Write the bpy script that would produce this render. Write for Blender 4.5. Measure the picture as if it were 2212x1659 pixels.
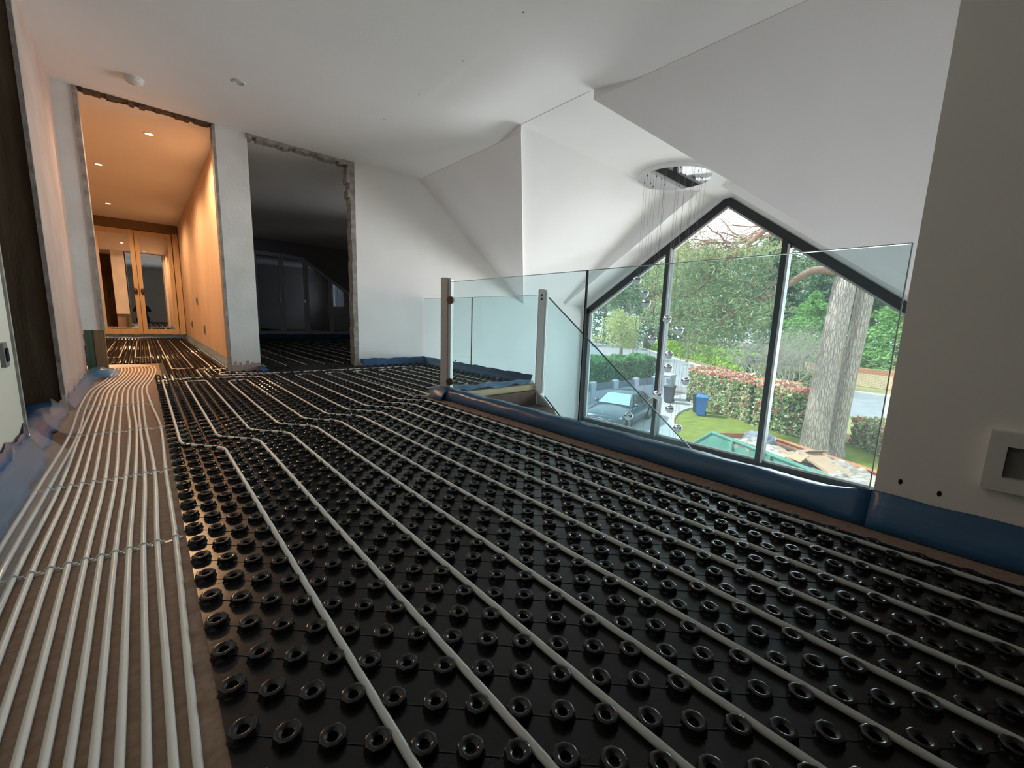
import bpy, bmesh, math, random
from mathutils import Vector, Matrix
rnd = random.Random(7)
SC = bpy.context.scene
for _o in list(bpy.data.objects):
    bpy.data.objects.remove(_o)
COL = SC.collection

# ------------------------------------------------------------------ camera
cam = bpy.data.cameras.new('camera'); camo = bpy.data.objects.new('camera', cam); COL.objects.link(camo)
RT = Vector((0.74526414, -0.66597914, 0.03245216)); UP = Vector((0.0788989, 0.13641148, 0.98750538)); FW = Vector((0.66208483, 0.73339191, -0.1542076))
camo.matrix_world = Matrix(((RT.x, UP.x, -FW.x, 0.0), (RT.y, UP.y, -FW.y, 0.0), (RT.z, UP.z, -FW.z, 0.6486), (0, 0, 0, 1)))
cam.sensor_fit = 'HORIZONTAL'; cam.sensor_width = 36.0; cam.lens = 882.345 * 36 / 2212
cam.clip_start = 0.02; cam.clip_end = 500
SC.camera = camo

# ------------------------------------------------------------------ world, sun, added daylight fills, exposure
world = bpy.data.worlds.new('world'); SC.world = world; world.use_nodes = True
bg = world.node_tree.nodes['Background']
bg.inputs[0].default_value = (0.86, 0.93, 1.0, 1); bg.inputs[1].default_value = 2.1
def add_light(name, kind, loc, rot=None, to=None, **kw):
    l = bpy.data.lights.new(name, kind)
    for k, v in kw.items(): setattr(l, k, v)
    o = bpy.data.objects.new(name, l); COL.objects.link(o); o.location = loc
    if to is not None: o.rotation_euler = (Vector(to) - Vector(loc)).to_track_quat('-Z', 'Y').to_euler()
    if rot is not None: o.rotation_euler = rot
    return o
add_light('sun', 'SUN', (0, 20, 20), to=(10, 4, 0), energy=8.0, color=(1.0, 0.96, 0.88), angle=math.radians(3))
# added area lights outside the gable and bedroom windows, boosting the weak daylight indoors
add_light('fill_ground_bounce', 'AREA', (16, 4, -3.0), to=(0, 3, 2.3), energy=66, color=(0.95, 0.955, 1.0), shape='RECTANGLE', size=8, size_y=2, spread=math.radians(50))  # added fill, thrown upward to brighten the ceiling
add_light('fill_daylight', 'AREA', (15, 2, -1.0), to=(0, 3.2, 1.6), energy=112, color=(0.94, 0.96, 1.0), shape='RECTANGLE', size=8, size_y=4, spread=math.radians(50))  # added fill reaching deep into the hall
add_light('fill_daylight_side', 'AREA', (14, -3, 0.4), to=(1, 5, 1.2), energy=116, color=(0.94, 0.95, 1.0), shape='RECTANGLE', size=4, size_y=4, spread=math.radians(50))  # added fill for the end wall and pier
add_light('fill_high', 'AREA', (14, 2.2, 3.3), to=(0.9, 1.8, 0.0), energy=110, color=(0.94, 0.96, 1.0), shape='RECTANGLE', size=6, size_y=2.6, spread=math.radians(50))  # added fill from above for the floor and pipes
add_light('bedroom_fill', 'AREA', (6.45, 6.45, 1.5), to=(2.2, 10.0, 1.5), energy=7, color=(0.60, 0.74, 1.0), shape='RECTANGLE', size=1.3, size_y=1.0)  # added bluish fill to lift the bedroom
SC.view_settings.view_transform = 'Standard'; SC.view_settings.look = 'None'
SC.view_settings.exposure = 0.0; SC.view_settings.gamma = 1.0; SC.view_settings.use_curve_mapping = False
SC.cycles.use_denoising = True
SC.cycles.caustics_reflective = False; SC.cycles.caustics_refractive = False
SC.cycles.max_bounces = 10; SC.cycles.transparent_max_bounces = 16; SC.cycles.diffuse_bounces = 5
SC.cycles.sample_clamp_indirect = 6.0

# ------------------------------------------------------------------ helpers
MATS = {}
def mat(name, col, rough=0.6, spec=0.5, metal=0.0, vary=0.0, vscale=6.0, col2=None, bump=0.0, bscale=40.0, stretch=(1, 1, 1), emit=None, estr=0.0, coat=0.0, detail=4.0):
    if name in MATS: return MATS[name]
    m = bpy.data.materials.new(name); m.use_nodes = True; nt = m.node_tree; b = nt.nodes['Principled BSDF']
    b.inputs['Base Color'].default_value = (*col, 1); b.inputs['Roughness'].default_value = rough
    b.inputs['Specular IOR Level'].default_value = spec; b.inputs['Metallic'].default_value = metal
    if coat: b.inputs['Coat Weight'].default_value = coat; b.inputs['Coat Roughness'].default_value = 0.08
    if emit: b.inputs['Emission Color'].default_value = (*emit, 1); b.inputs['Emission Strength'].default_value = estr
    if vary or bump or col2:
        tc = nt.nodes.new('ShaderNodeTexCoord'); mp = nt.nodes.new('ShaderNodeMapping'); mp.inputs['Scale'].default_value = stretch
        nt.links.new(tc.outputs['Object'], mp.inputs[0])
    if vary or col2:
        n = nt.nodes.new('ShaderNodeTexNoise'); n.inputs['Scale'].default_value = vscale; n.inputs['Detail'].default_value = detail
        nt.links.new(mp.outputs[0], n.inputs[0])
        r = nt.nodes.new('ShaderNodeValToRGB'); r.color_ramp.elements[0].position = 0.32; r.color_ramp.elements[1].position = 0.68
        c2 = col2 if col2 else tuple(min(1, c * (1 + vary)) for c in col)
        c1 = col if col2 else tuple(c * (1 - vary) for c in col)
        r.color_ramp.elements[0].color = (*c1, 1); r.color_ramp.elements[1].color = (*c2, 1)
        nt.links.new(n.outputs[0], r.inputs[0]); nt.links.new(r.outputs[0], b.inputs['Base Color'])
    if bump:
        n2 = nt.nodes.new('ShaderNodeTexNoise'); n2.inputs['Scale'].default_value = bscale; n2.inputs['Detail'].default_value = 5
        nt.links.new(mp.outputs[0], n2.inputs[0])
        bp = nt.nodes.new('ShaderNodeBump'); bp.inputs['Strength'].default_value = bump; bp.inputs['Distance'].default_value = 0.01
        nt.links.new(n2.outputs[0], bp.inputs['Height']); nt.links.new(bp.outputs[0], b.inputs['Normal'])
    MATS[name] = m
    return m
def glass_mat(name, tint, refl=1.0, rough=0.0, haze=0.0, hazecol=(0.8, 0.9, 0.92), ior=1.12):
    """thin pane: tinted transparency with a Fresnel mirror coat and, if asked, a little diffuse haze"""
    m = bpy.data.materials.new(name); m.use_nodes = True; nt = m.node_tree; nt.nodes.clear()
    out = nt.nodes.new('ShaderNodeOutputMaterial'); t = nt.nodes.new('ShaderNodeBsdfTransparent'); t.inputs[0].default_value = (*tint, 1)
    g = nt.nodes.new('ShaderNodeBsdfGlossy'); g.inputs['Roughness'].default_value = rough; g.inputs[0].default_value = (refl, refl, refl, 1)
    f = nt.nodes.new('ShaderNodeFresnel'); f.inputs[0].default_value = ior
    mx = nt.nodes.new('ShaderNodeMixShader'); nt.links.new(f.outputs[0], mx.inputs[0]); nt.links.new(t.outputs[0], mx.inputs[1]); nt.links.new(g.outputs[0], mx.inputs[2])
    last = mx
    if haze:
        d = nt.nodes.new('ShaderNodeBsdfDiffuse'); d.inputs[0].default_value = (*hazecol, 1)
        m2 = nt.nodes.new('ShaderNodeMixShader'); m2.inputs[0].default_value = haze
        nt.links.new(mx.outputs[0], m2.inputs[1]); nt.links.new(d.outputs[0], m2.inputs[2]); last = m2
    nt.links.new(last.outputs[0], out.inputs[0]); MATS[name] = m
    return m

class MB:
    """collects vertices and faces of one mesh"""
    def __init__(s): s.v = []; s.f = []; s.mi = []; s.cur = 0
    def add(s, vs, fs):
        o = len(s.v); s.v += [tuple(v) for v in vs]
        for f in fs: s.f.append([o + i for i in f]); s.mi.append(s.cur)
        return s
    def box(s, x0, x1, y0, y1, z0, z1):
        vs = [(x0,y0,z0),(x1,y0,z0),(x1,y1,z0),(x0,y1,z0),(x0,y0,z1),(x1,y0,z1),(x1,y1,z1),(x0,y1,z1)]
        return s.add(vs, [(0,3,2,1),(4,5,6,7),(0,1,5,4),(1,2,6,5),(2,3,7,6),(3,0,4,7)])
    def bbox(s, x0, x1, y0, y1, z0, z1, b):
        """box with chamfered vertical and top edges"""
        ring = lambda e, z: [(x0+e+b,y0+e,z),(x1-e-b,y0+e,z),(x1-e,y0+e+b,z),(x1-e,y1-e-b,z),(x1-e-b,y1-e,z),(x0+e+b,y1-e,z),(x0+e,y1-e-b,z),(x0+e,y0+e+b,z)]
        return s.loft([ring(0, z0), ring(0, z1 - b), ring(b * 0.7, z1)], True, True)
    def obox(s, M, hx, hy, hz):
        vs = [M @ Vector((a*hx, b*hy, c*hz)) for c in (-1,1) for a, b in ((-1,-1),(1,-1),(1,1),(-1,1))]
        return s.add(vs, [(0,3,2,1),(4,5,6,7),(0,1,5,4),(1,2,6,5),(2,3,7,6),(3,0,4,7)])
    def loft(s, rings, cap0=True, cap1=True, closed=True):
        n = len(rings[0]); vs = [p for r in rings for p in r]; fs = []
        for k in range(len(rings) - 1):
            for i in range(n if closed else n - 1):
                j = (i + 1) % n; fs.append((k*n+i, k*n+j, (k+1)*n+j, (k+1)*n+i))
        if cap0: fs.append(tuple(range(n))[::-1])
        if cap1: fs.append(tuple((len(rings)-1)*n + i for i in range(n)))
        return s.add(vs, fs)
    def lathe(s, prof, seg=16, c=(0, 0, 0), M=None, cap0=False, cap1=False):
        rings = []
        for r, z in prof:
            ring = [Vector((r*math.cos(2*math.pi*i/seg), r*math.sin(2*math.pi*i/seg), z)) for i in range(seg)]
            if M: ring = [M @ p for p in ring]
            rings.append([(p[0]+c[0], p[1]+c[1], p[2]+c[2]) for p in ring])
        return s.loft(rings, cap0, cap1)
    def tube(s, pts, r, seg=8, cap=True):
        pts = [Vector(p) for p in pts]; n = len(pts); rr = r if isinstance(r, (list, tuple)) else [r]*n
        rings = []; ref = None
        for i in range(n):
            d = (pts[min(i+1, n-1)] - pts[max(i-1, 0)])
            if d.length < 1e-9: d = Vector((0, 0, 1))
            d.normalize()
            if ref is None: ref = Vector((0, 0, 1)) if abs(d.z) < 0.9 else Vector((1, 0, 0))
            a = d.cross(ref)
            if a.length < 1e-4: a = d.cross(Vector((0.3, 0.8, 0.2)))
            a.normalize(); b = a.cross(d).normalized(); ref = b
            rings.append([tuple(pts[i] + rr[i]*(math.cos(2*math.pi*k/seg)*a + math.sin(2*math.pi*k/seg)*b)) for k in range(seg)])
        return s.loft(rings, cap, cap)
    def prism(s, poly, off):
        n = len(poly); vs = [tuple(p) for p in poly] + [tuple(Vector(p) + Vector(off)) for p in poly]
        return s.add(vs, [tuple(range(n))[::-1], tuple(range(n, 2*n))] + [(i, (i+1) % n, n+(i+1) % n, n+i) for i in range(n)])
    def grid(s, f, nu, nv):
        vs = [f(i/nu, j/nv) for i in range(nu+1) for j in range(nv+1)]; w = nv + 1
        return s.add(vs, [(i*w+j, (i+1)*w+j, (i+1)*w+j+1, i*w+j+1) for i in range(nu) for j in range(nv)])
    def mesh(s, name, smooth=False, fix=True):
        me = bpy.data.meshes.new(name); me.from_pydata(s.v, [], s.f)
        if any(s.mi): me.polygons.foreach_set('material_index', s.mi)
        if fix and len(s.f) < 60000:
            bm = bmesh.new(); bm.from_mesh(me); bmesh.ops.recalc_face_normals(bm, faces=bm.faces[:]); bm.to_mesh(me); bm.free()
        if smooth: me.polygons.foreach_set('use_smooth', [True]*len(me.polygons))
        me.update(); return me
    def build(s, name, m, parent=None, smooth=False, fix=True, auto=None):
        me = s.mesh(name, smooth or auto is not None, fix)
        o = bpy.data.objects.new(name, me); COL.objects.link(o)
        for q in (m if isinstance(m, (list, tuple)) else [m]): me.materials.append(MATS[q] if isinstance(q, str) else q)
        if auto is not None: me.set_sharp_from_angle(angle=math.radians(auto))
        if parent is not None: o.parent = parent
        return o
def tag(o, label=None, cat=None, group=None, kind=None):
    if label: o['label'] = label
    if cat: o['category'] = cat
    if group: o['group'] = group
    if kind: o['kind'] = kind
    return o
def empty(name, loc=(0, 0, 0), rz=0.0):
    o = bpy.data.objects.new(name, None); COL.objects.link(o); o.location = loc; o.rotation_euler = (0, 0, rz); o.empty_display_size = 0.1
    return o
def dup(o, parent=None, loc=None):
    c = o.copy(); COL.objects.link(c)
    if parent is not None: c.parent = parent
    if loc is not None: c.location = loc
    return c
def copy_tree(o, parent=None):
    c = o.copy(); COL.objects.link(c); c.parent = parent
    for ch in list(o.children): copy_tree(ch, c)
    return c
def struct(o, label=None): return tag(o, label, None, None, 'structure')
def fillet(pts, r, n=5):
    """polyline with rounded corners"""
    pts = [Vector(p) for p in pts]; out = [pts[0]]
    for i in range(1, len(pts) - 1):
        a, b, c = pts[i-1], pts[i], pts[i+1]; d0 = (a - b); d1 = (c - b); q = min(r, d0.length*0.49, d1.length*0.49)
        p0 = b + d0.normalized()*q; p1 = b + d1.normalized()*q
        for k in range(n + 1):
            t = k/n; out.append((1-t)**2*p0 + 2*t*(1-t)*b + t*t*p1)
    out.append(pts[-1]); return out
def spline(pts, n=6):
    pts = [Vector(p) for p in pts]; P = [pts[0]*2 - pts[1]] + pts + [pts[-1]*2 - pts[-2]]; out = []
    for i in range(1, len(P) - 2):
        for k in range(n):
            t = k/n; a, b, c, d = P[i-1:i+3]
            out.append(0.5*((2*b) + (c - a)*t + (2*a - 5*b + 4*c - d)*t*t + (3*b - a - 3*c + d)*t**3))
    out.append(pts[-1]); return out
# ------------------------------------------------------------------ materials
mat('ceiling_paint', (0.86, 0.845, 0.84), 0.85, 0.2, vary=0.02, vscale=1.5, bump=0.05, bscale=60)
mat('wall_paint', (0.86, 0.84, 0.82), 0.85, 0.2, vary=0.03, vscale=2.0, bump=0.05, bscale=50)
mat('wall_paint_worn', (0.70, 0.69, 0.66), 0.85, 0.2, col2=(0.82, 0.81, 0.79), vscale=3.0, bump=0.15, bscale=30)
mat('plaster_pink', (0.42, 0.32, 0.275), 0.9, 0.15, col2=(0.50, 0.39, 0.345), vscale=2.5, bump=0.15, bscale=25)
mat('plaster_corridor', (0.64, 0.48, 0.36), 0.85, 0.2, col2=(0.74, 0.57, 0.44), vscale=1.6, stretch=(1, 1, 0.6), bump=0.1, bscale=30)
mat('plaster_raw', (0.25, 0.22, 0.20), 0.95, 0.1, col2=(0.42, 0.39, 0.36), vscale=14.0, bump=0.6, bscale=40)
mat('rough_timber', (0.075, 0.055, 0.038), 0.9, 0.15, col2=(0.14, 0.105, 0.07), vscale=3.0, stretch=(6, 6, 0.6), bump=0.3, bscale=20)
mat('chipboard', (0.27, 0.195, 0.155), 0.85, 0.2, col2=(0.36, 0.27, 0.22), vscale=55.0, bump=0.2, bscale=120)
mat('frame_black', (0.018, 0.019, 0.022), 0.45, 0.4)
mat('frame_bead', (0.42, 0.40, 0.38), 0.5, 0.4)
mat('pale_pine', (0.56, 0.43, 0.26), 0.75, 0.2, col2=(0.66, 0.53, 0.34), vscale=5, stretch=(1, 8, 8))
mat('dark_board', (0.11, 0.06, 0.045), 0.7, 0.3, col2=(0.16, 0.09, 0.07), vscale=9)
mat('stringer_grey', (0.42, 0.42, 0.41), 0.7, 0.3)
mat('ext_render', (0.72, 0.72, 0.70), 0.9, 0.2)
mat('wall_cream', (0.74, 0.66, 0.56), 0.85, 0.2, vary=0.03, vscale=2.0)
XW = 6.6; H = 2.45
# ------------------------------------------------------------------ floor slab
b = MB()
b.box(-0.46, 1.80, -2.5, 5.2, -0.25, 0)
b.box(1.80, 3.02, 2.95, 5.2, -0.25, 0)
b.box(-2.2, 6.5, 5.215, 12.2, -0.25, 0); b.box(-0.46, 2.02, 5.19, 5.216, -0.25, 0)
b.box(-2.2, -0.461, 1.6, 5.2, -0.25, 0)
struct(b.build('floor', 'chipboard'), 'bare brown chipboard subfloor of the landing')
b = MB(); b.box(1.8, 6.6, -2.5, 5.2, -3.3, -3.0)
struct(b.build('floor_hall_below', 'ext_render'), 'floor of the stair hall below')
# ------------------------------------------------------------------ ceilings
def cz(x, y):
    def ss(a, c, t):
        t = max(0, min(1, (t - a)/(c - a))); return t*t*(3 - 2*t)
    bump = ss(1.85, 2.42, y)*(1 - ss(3.18, 3.6, y))
    return 2.447 + 0.016*max(0, min(1, (x - 1.87)/1.03)) + 0.072*bump*ss(2.05, 2.9, x)
ceil = empty('ceiling'); struct(ceil, 'flat white plaster ceiling folding into sloped soffits over the stairwell')
b = MB(); b.box(-0.46, 1.87, -2.5, 5.2, 2.44, 2.7); b.build('ceiling_board', 'ceiling_paint', ceil)
b = MB(); b.grid(lambda u, v: (1.865 + u*1.035, -2.5 + v*7.7, cz(1.865 + u*1.035, -2.5 + v*7.7)), 14, 90)
b.build('ceiling_board', 'ceiling_paint', ceil, smooth=True)
SL = 0.763; YL = 3.2; YR = 2.33; SR = 0.745
# flat strip running out to the gable window
b = MB(); b.box(2.899, 6.75, YR - 0.6, YL, 2.532, 2.7); b.build('ceiling_board', 'ceiling_paint', ceil)
# sloping soffits of the main roof, either side of the vault, with their cut edges
b = MB(); t = 2.05
b.prism([(2.9, YL, 2.458), (2.9, 5.25, 2.458), (2.9+t, 5.25, 2.458-SL*t)], (0, 0, 0.30)); b.build('roof_soffit', 'ceiling_paint', ceil)
b = MB(); t = YR - 0.1
b.prism([(2.9, YR, 2.458), (2.9, 0.1, 2.458), (2.9+t, 0.1, 2.458-SR*t)], (0, 0, 0.30)); b.build('roof_soffit', 'ceiling_paint', ceil)
# vault slopes
b = MB(); b.prism([(2.9, YL, 2.532), (6.75, YL, 2.532), (6.75, 5.3, 2.532-SL*(5.3-YL)), (4.9, 5.3, 2.532-SL*(5.3-YL))], (0, 0, 0.2)); b.build('vault_slope', 'ceiling_paint', ceil)
b = MB(); b.prism([(2.9, YR, 2.532), (6.75, YR, 2.532), (6.75, 0.0, 2.532-SR*YR), (5.1, 0.0, 2.532-SR*YR)], (0, 0, 0.2)); b.build('vault_slope', 'ceiling_paint', ceil)
# lowered bulkhead following the window rakes
AY, AZ = 2.665, 2.56
RL, RR = 0.655, 0.735
b = MB(); b.prism([(5.98, AY, AZ+0.07), (5.98, 5.2, AZ+0.07-RL*(5.2-AY)), (5.98, 5.2, 3.0), (5.98, AY, 3.0)], (0.62, 0, 0)); b.build('bulkhead', 'ceiling_paint', ceil)
b = MB(); b.prism([(5.98, AY, AZ+0.07), (5.98, 0.1, AZ+0.07-RR*(AY-0.1)), (5.98, 0.1, 3.0), (5.98, AY, 3.0)], (0.62, 0, 0)); b.build('bulkhead', 'ceiling_paint', ceil)
b = MB(); b.box(-2.2, 6.5, 5.215, 12.2, 2.44, 2.7); b.box(-2.2, -0.461, 1.6, 5.2, 2.44, 2.7)
struct(b.build('ceiling_rooms', 'ceiling_paint'), 'plaster ceiling of the corridor and the dark bedroom')
# ------------------------------------------------------------------ walls
def wall(name, boxes, m, label=None):
    b = MB()
    for q in boxes: b.box(*q)
    return struct(b.build(name, m), label)
YE0, YE1 = 5.2, 5.33
wall('wall_left', [(-0.60, -0.40, -2.5, 2.57, 0, H), ], 'wall_cream', 'cream near wall at the left edge')
wall('wall_left_far', [(-0.60, -0.40, 3.70, YE0, 0, H)], 'plaster_pink', 'pink bare plaster wall between the two openings on the left')
wl = wall('wall_end', [(2.02, 6.6, YE0, YE1, -3.0, 2.75)], 'wall_paint', 'white end wall beside the dark doorway running down into the stairwell')
wall('wall_pier', [(0.66, 0.94, YE0, YE1, 0, H)], 'wall_paint_worn', 'narrow worn pier between the two doorways')
wall('wall_nib', [(-0.60, -0.26, YE0, YE1, 0.44, H)], 'wall_paint_worn', 'pale skimmed nib left of the lit corridor opening')
wall('wall_right', [(1.80, 1.95, -2.5, 0.15, -0.25, 2.5)], 'wall_paint', 'dim near wall on the right')
wall('wall_void_side', [(1.95, 6.6, 0.0, 0.12, -3.0, 2.75)], 'wall_paint', 'side wall of the stair void')
wall('wall_back', [(-0.6, 1.95, -2.62, -2.5, 0, 2.5)], 'wall_paint', 'wall behind the camera')
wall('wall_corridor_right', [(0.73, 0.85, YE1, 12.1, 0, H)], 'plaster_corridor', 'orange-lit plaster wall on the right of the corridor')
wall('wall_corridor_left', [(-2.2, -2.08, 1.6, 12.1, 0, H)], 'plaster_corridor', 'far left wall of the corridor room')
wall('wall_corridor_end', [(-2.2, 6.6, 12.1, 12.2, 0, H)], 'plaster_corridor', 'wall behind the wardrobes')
wall('wall_side_room', [(-2.2, -0.6, 1.6, 1.7, 0, H)], 'rough_timber', 'dark walls of the side room')
wall('wall_bedroom_right', [(6.0, 6.1, YE1, 5.75, 0, H), (6.0, 6.1, 7.15, 12.1, 0, H), (6.0, 6.1, 5.75, 7.15, 0, 0.9), (6.0, 6.1, 5.75, 7.15, 2.0, H)], 'wall_paint', 'right wall of the dark bedroom with its window opening')
# gable wall round the window
b = MB()
b.box(6.55, 6.85, -0.2, 5.4, -3.0, -1.42)
b.box(6.55, 6.85, 5.19, 5.4, -3.0, 2.6); b.box(6.55, 6.85, -0.2, 0.14, -3.0, 2.6)
b.prism([(6.60, AY, AZ-0.05), (6.60, 5.4, AZ-0.05-RL*(5.4-AY)), (6.60, 5.4, 3.1), (6.60, AY, 3.1)], (0.25, 0, 0))
b.prism([(6.60, AY, AZ-0.05), (6.60, -0.2, AZ-0.05-RR*(AY+0.2)), (6.60, -0.2, 3.1), (6.60, AY, 3.1)], (0.25, 0, 0))
struct(b.build('wall_gable', 'ext_render'), 'gable wall round the big pentagonal window')
# raw jamb linings of the openings
b = MB(); b.box(-0.62, -0.395, 3.665, 3.705, 0, H); struct(b.build('trim_1', 'rough_timber'), 'rough brown timber jamb of the stripped doorway at the left edge')
b = MB(); b.box(-1.6, -0.60, 3.68, 3.74, 0, H); struct(b.build('wall_side_room_far', 'rough_timber'), 'dark rough boards inside the stripped doorway')
b = MB(); b.box(-0.408, -0.388, 3.65, 3.68, 0, H); b.box(-0.41, -0.392, 2.565, 2.585, 0, H); struct(b.build('trim_2', 'plaster_raw'), 'ragged grey plaster edge of the stripped doorway')
def ragged(name, m, x0, x1, y, zs, lo, hi, seed, label, vertical=False):
    q = random.Random(seed); n = 26; ring0 = []; ring1 = []
    b = MB()
    a0, a1 = (x0, x1)
    for i in range(n):
        u0 = a0 + (a1 - a0)*i/n; u1 = a0 + (a1 - a0)*(i + 1.05)/n; e = lo + (hi - lo)*q.random()
        if vertical: b.box(zs - e, zs, y - 0.012 - 0.01*q.random(), y + 0.10, u0, u1)
        else: b.box(u0, u1, y - 0.008 - 0.008*q.random(), y + 0.10, zs - e, zs)
    return struct(b.build(name, m), label)
ragged('trim_3', 'rough_timber', -0.26, 0.66, YE0, H, 0.012, 0.03, 1, 'ragged dark edge along the top of the lit corridor opening')
ragged('trim_4', 'plaster_raw', 0.94, 2.02, YE0, H, 0.03, 0.06, 2, 'broken grey plaster edge along the top of the dark doorway')
b = MB(); b.box(-0.285, -0.255, YE0 - 0.012, YE1, 0.44, H); struct(b.build('trim_5', 'plaster_raw'), 'raw jamb at the left of the lit corridor opening')
b = MB(); b.box(0.648, 0.672, YE0 - 0.010, YE1, 0, H); struct(b.build('trim_6', 'plaster_raw'), 'raw jamb at the right of the lit corridor opening')
b = MB()
q = random.Random(5)
for i in range(30):
    z0 = H*i/30; e = 0.015 + 0.010*q.random() + (0.04*q.random() if i > 23 else 0)
    b.box(2.0 - e, 2.035, YE0 - 0.004, YE1, z0, z0 + H/30*1.02)
struct(b.build('trim_7', 'plaster_raw'), 'broken raw jamb at the right of the dark doorway')
q = random.Random(8); b = MB()
for i in range(12):
    b.box(0.674 + 0.0222*i, 0.674 + 0.0222*(i + 1), YE0 - 0.004, YE0 + 0.02, 0.0, 0.07 + 0.05*q.random())
struct(b.build('trim_9', 'plaster_pink'), 'brownish broken patch at the foot of the worn pier')
b = MB(); b.box(1.985, 2.0, YE0 + 0.015, YE1 - 0.02, 0, H - 0.06); struct(b.build('trim_8', 'rough_timber'), 'dark stud exposed in the jamb of the dark doorway')
# ------------------------------------------------------------------ studded floor heating panels
mat('stud_black', (0.007, 0.007, 0.008), 0.17, 0.5)
mat('sheet_black', (0.010, 0.010, 0.011), 0.26, 0.32, bump=0.04, bscale=90)
mat('pipe_white', (0.88, 0.875, 0.85), 0.35, 0.5)
mat('clip_clear', (0.85, 0.84, 0.82), 0.35, 0.5)
OX, OY = 0.016, 0.715          # lattice origin
def stud_mesh(name, seg, prof, hole):
    b = MB(); rings = []
    for r, z, oc in prof:
        ring = []
        for i in range(seg):
            a = 2*math.pi*i/seg; k = ((a + math.pi/8) % (math.pi/4)) - math.pi/8
            ro = r*(math.cos(math.pi/8)/math.cos(k) if oc else 0.975)
            ring.append((ro*math.cos(a + math.pi/8 + math.pi/4), ro*math.sin(a + math.pi/8 + math.pi/4), z))
        rings.append(ring)
    b.loft(rings, False, hole)
    return b
NEAR = [(0.0232, 0.0028, 1), (0.0222, 0.0060, 1), (0.0202, 0.0095, 1), (0.0211, 0.0140, 1), (0.0200, 0.0174, 1), (0.0168, 0.0190, 0), (0.0132, 0.0184, 0), (0.0098, 0.0160, 0), (0.0079, 0.0146, 0), (0.0073, 0.006, 0)]
FAR = [(0.0230, 0.0028, 1), (0.0206, 0.0155, 1), (0.0168, 0.0190, 0), (0.0088, 0.0150, 0), (0.0078, 0.008, 0)]
stud_near = stud_mesh('stud', 16, NEAR, True).mesh('stud', True); stud_near.set_sharp_from_angle(angle=math.radians(42)); stud_near.materials.append(MATS['stud_black'])
_far = stud_mesh('stud', 8, FAR, True)
def lattice(x0, x1, y0, y1):
    c0 = int(math.ceil((x0 - OX)/0.05)); c1 = int(math.floor((x1 - OX)/0.05)); out = []
    j0 = int(math.ceil((y0 - OY)/0.05)) - 1; j1 = int(math.floor((y1 - OY)/0.05)) + 1
    # square lattice turned by 45 degrees: columns every 50 mm, studs every 100 mm, alternate columns offset
    for c in range(c0, c1 + 1):
        for j in range(j0, j1 + 1):
            if (c + j) % 2: continue
            x = OX + 0.05*c; y = OY + 0.05*j
            if x0 + 0.02 <= x <= x1 - 0.02 and y0 <= y < y1: out.append((x, y))
    return out
def panel(x0, x1, y0, y1, label, near, group):
    p = empty('studded_heating_mat', ((x0+x1)/2, (y0+y1)/2, 0)); tag(p, label, 'heating panel', group)
    cx, cy = (x0+x1)/2, (y0+y1)/2
    b = MB(); b.box(x0 - cx, x1 - cx, y0 - cy + (0.0012 if y0 == 1.12 else 0.0001), y1 - cy - 0.0001, 0, 0.0030); b.build('base_sheet', 'sheet_black', p)
    L = lattice(x0, x1, y0, y1)
    if near:
        for (x, y) in L:
            o = bpy.data.objects.new('stud', stud_near); COL.objects.link(o); o.parent = p; o.location = (x - cx, y - cy, 0)
        b = MB()
        for (x, y) in L:                       # thin moulded ribs joining the studs of a row
            d = Vector((1, -1, 0)).normalized(); a = Vector((x - cx, y - cy, 0.0034)) + d*0.021; e = a + d*0.029
            if e.x + cx > x1 or e.y + cy < y0: continue
            n = Vector((1, 1, 0)).normalized()*0.0011
            vs = [a-n, e-n, e+n, a+n]; vs = [v + Vector((0, 0, -0.001)) for v in vs] + [v*1.0 + Vector((0, 0, 0.0008)) for v in vs]
            b.add(vs, [(4,5,6,7),(0,1,5,4),(1,2,6,5),(2,3,7,6),(3,0,4,7)])
        tag(b.build('moulded_rib', 'stud_black', p, fix=False), kind='stuff')
    else:
        b = MB()
        for (x, y) in L: b.add([(v[0] + x - cx, v[1] + y - cy, v[2]) for v in _far.v], _far.f)
        tag(b.build('stud', 'stud_black', p, smooth=False, fix=False), kind='stuff')
    return p
G1 = 'studded panels of the landing'
seams = [-1.58, -0.68, 0.22, 1.12, 2.02, 2.92, 3.82, 4.72, 5.20]
names = {0: 'black studded floor panel behind the viewer beside the right-hand wall', 1: 'black studded floor panel nearest the viewer, below the wall box', 2: 'black studded floor panel in the foreground before the first seam',
         3: 'black studded floor panel between the first seam and the pipe jogs', 4: 'black studded floor panel where the white pipes jog sideways', 5: 'black studded floor panel beyond the pipe jogs beside the glass post',
         6: 'black studded floor panel in front of the worn pier', 7: 'narrow black studded floor panel along the doorways'}
for i in range(8):
    panel(0.045, 1.66, seams[i], seams[i+1], names[i], 1 <= i <= 4, G1)
panel(1.66, 2.93, 3.02, 4.05, 'black studded floor panel inside the balustrade corner by the timber beam', False, G1)
panel(1.66, 2.93, 4.05, 5.16, 'black studded floor panel in front of the white end wall', False, G1)
panel(0.10, 0.70, 5.20, 6.45, 'black studded floor panel in the corridor mouth', False, 'studded panels of the corridor')
panel(-0.75, 0.70, 6.45, 9.2, 'black studded floor panel in the middle of the lit corridor', False, 'studded panels of the corridor')
panel(-0.75, 0.70, 9.2, 11.85, 'black studded floor panel at the mirrored wardrobe of the corridor', False, 'studded panels of the corridor')
panel(0.90, 3.6, 5.20, 8.5, 'black studded floor panel just inside the dark doorway', False, 'studded panels of the bedroom')
panel(0.90, 5.4, 8.5, 11.85, 'black studded floor panel at the dark wardrobes', False, 'studded panels of the bedroom')
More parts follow.
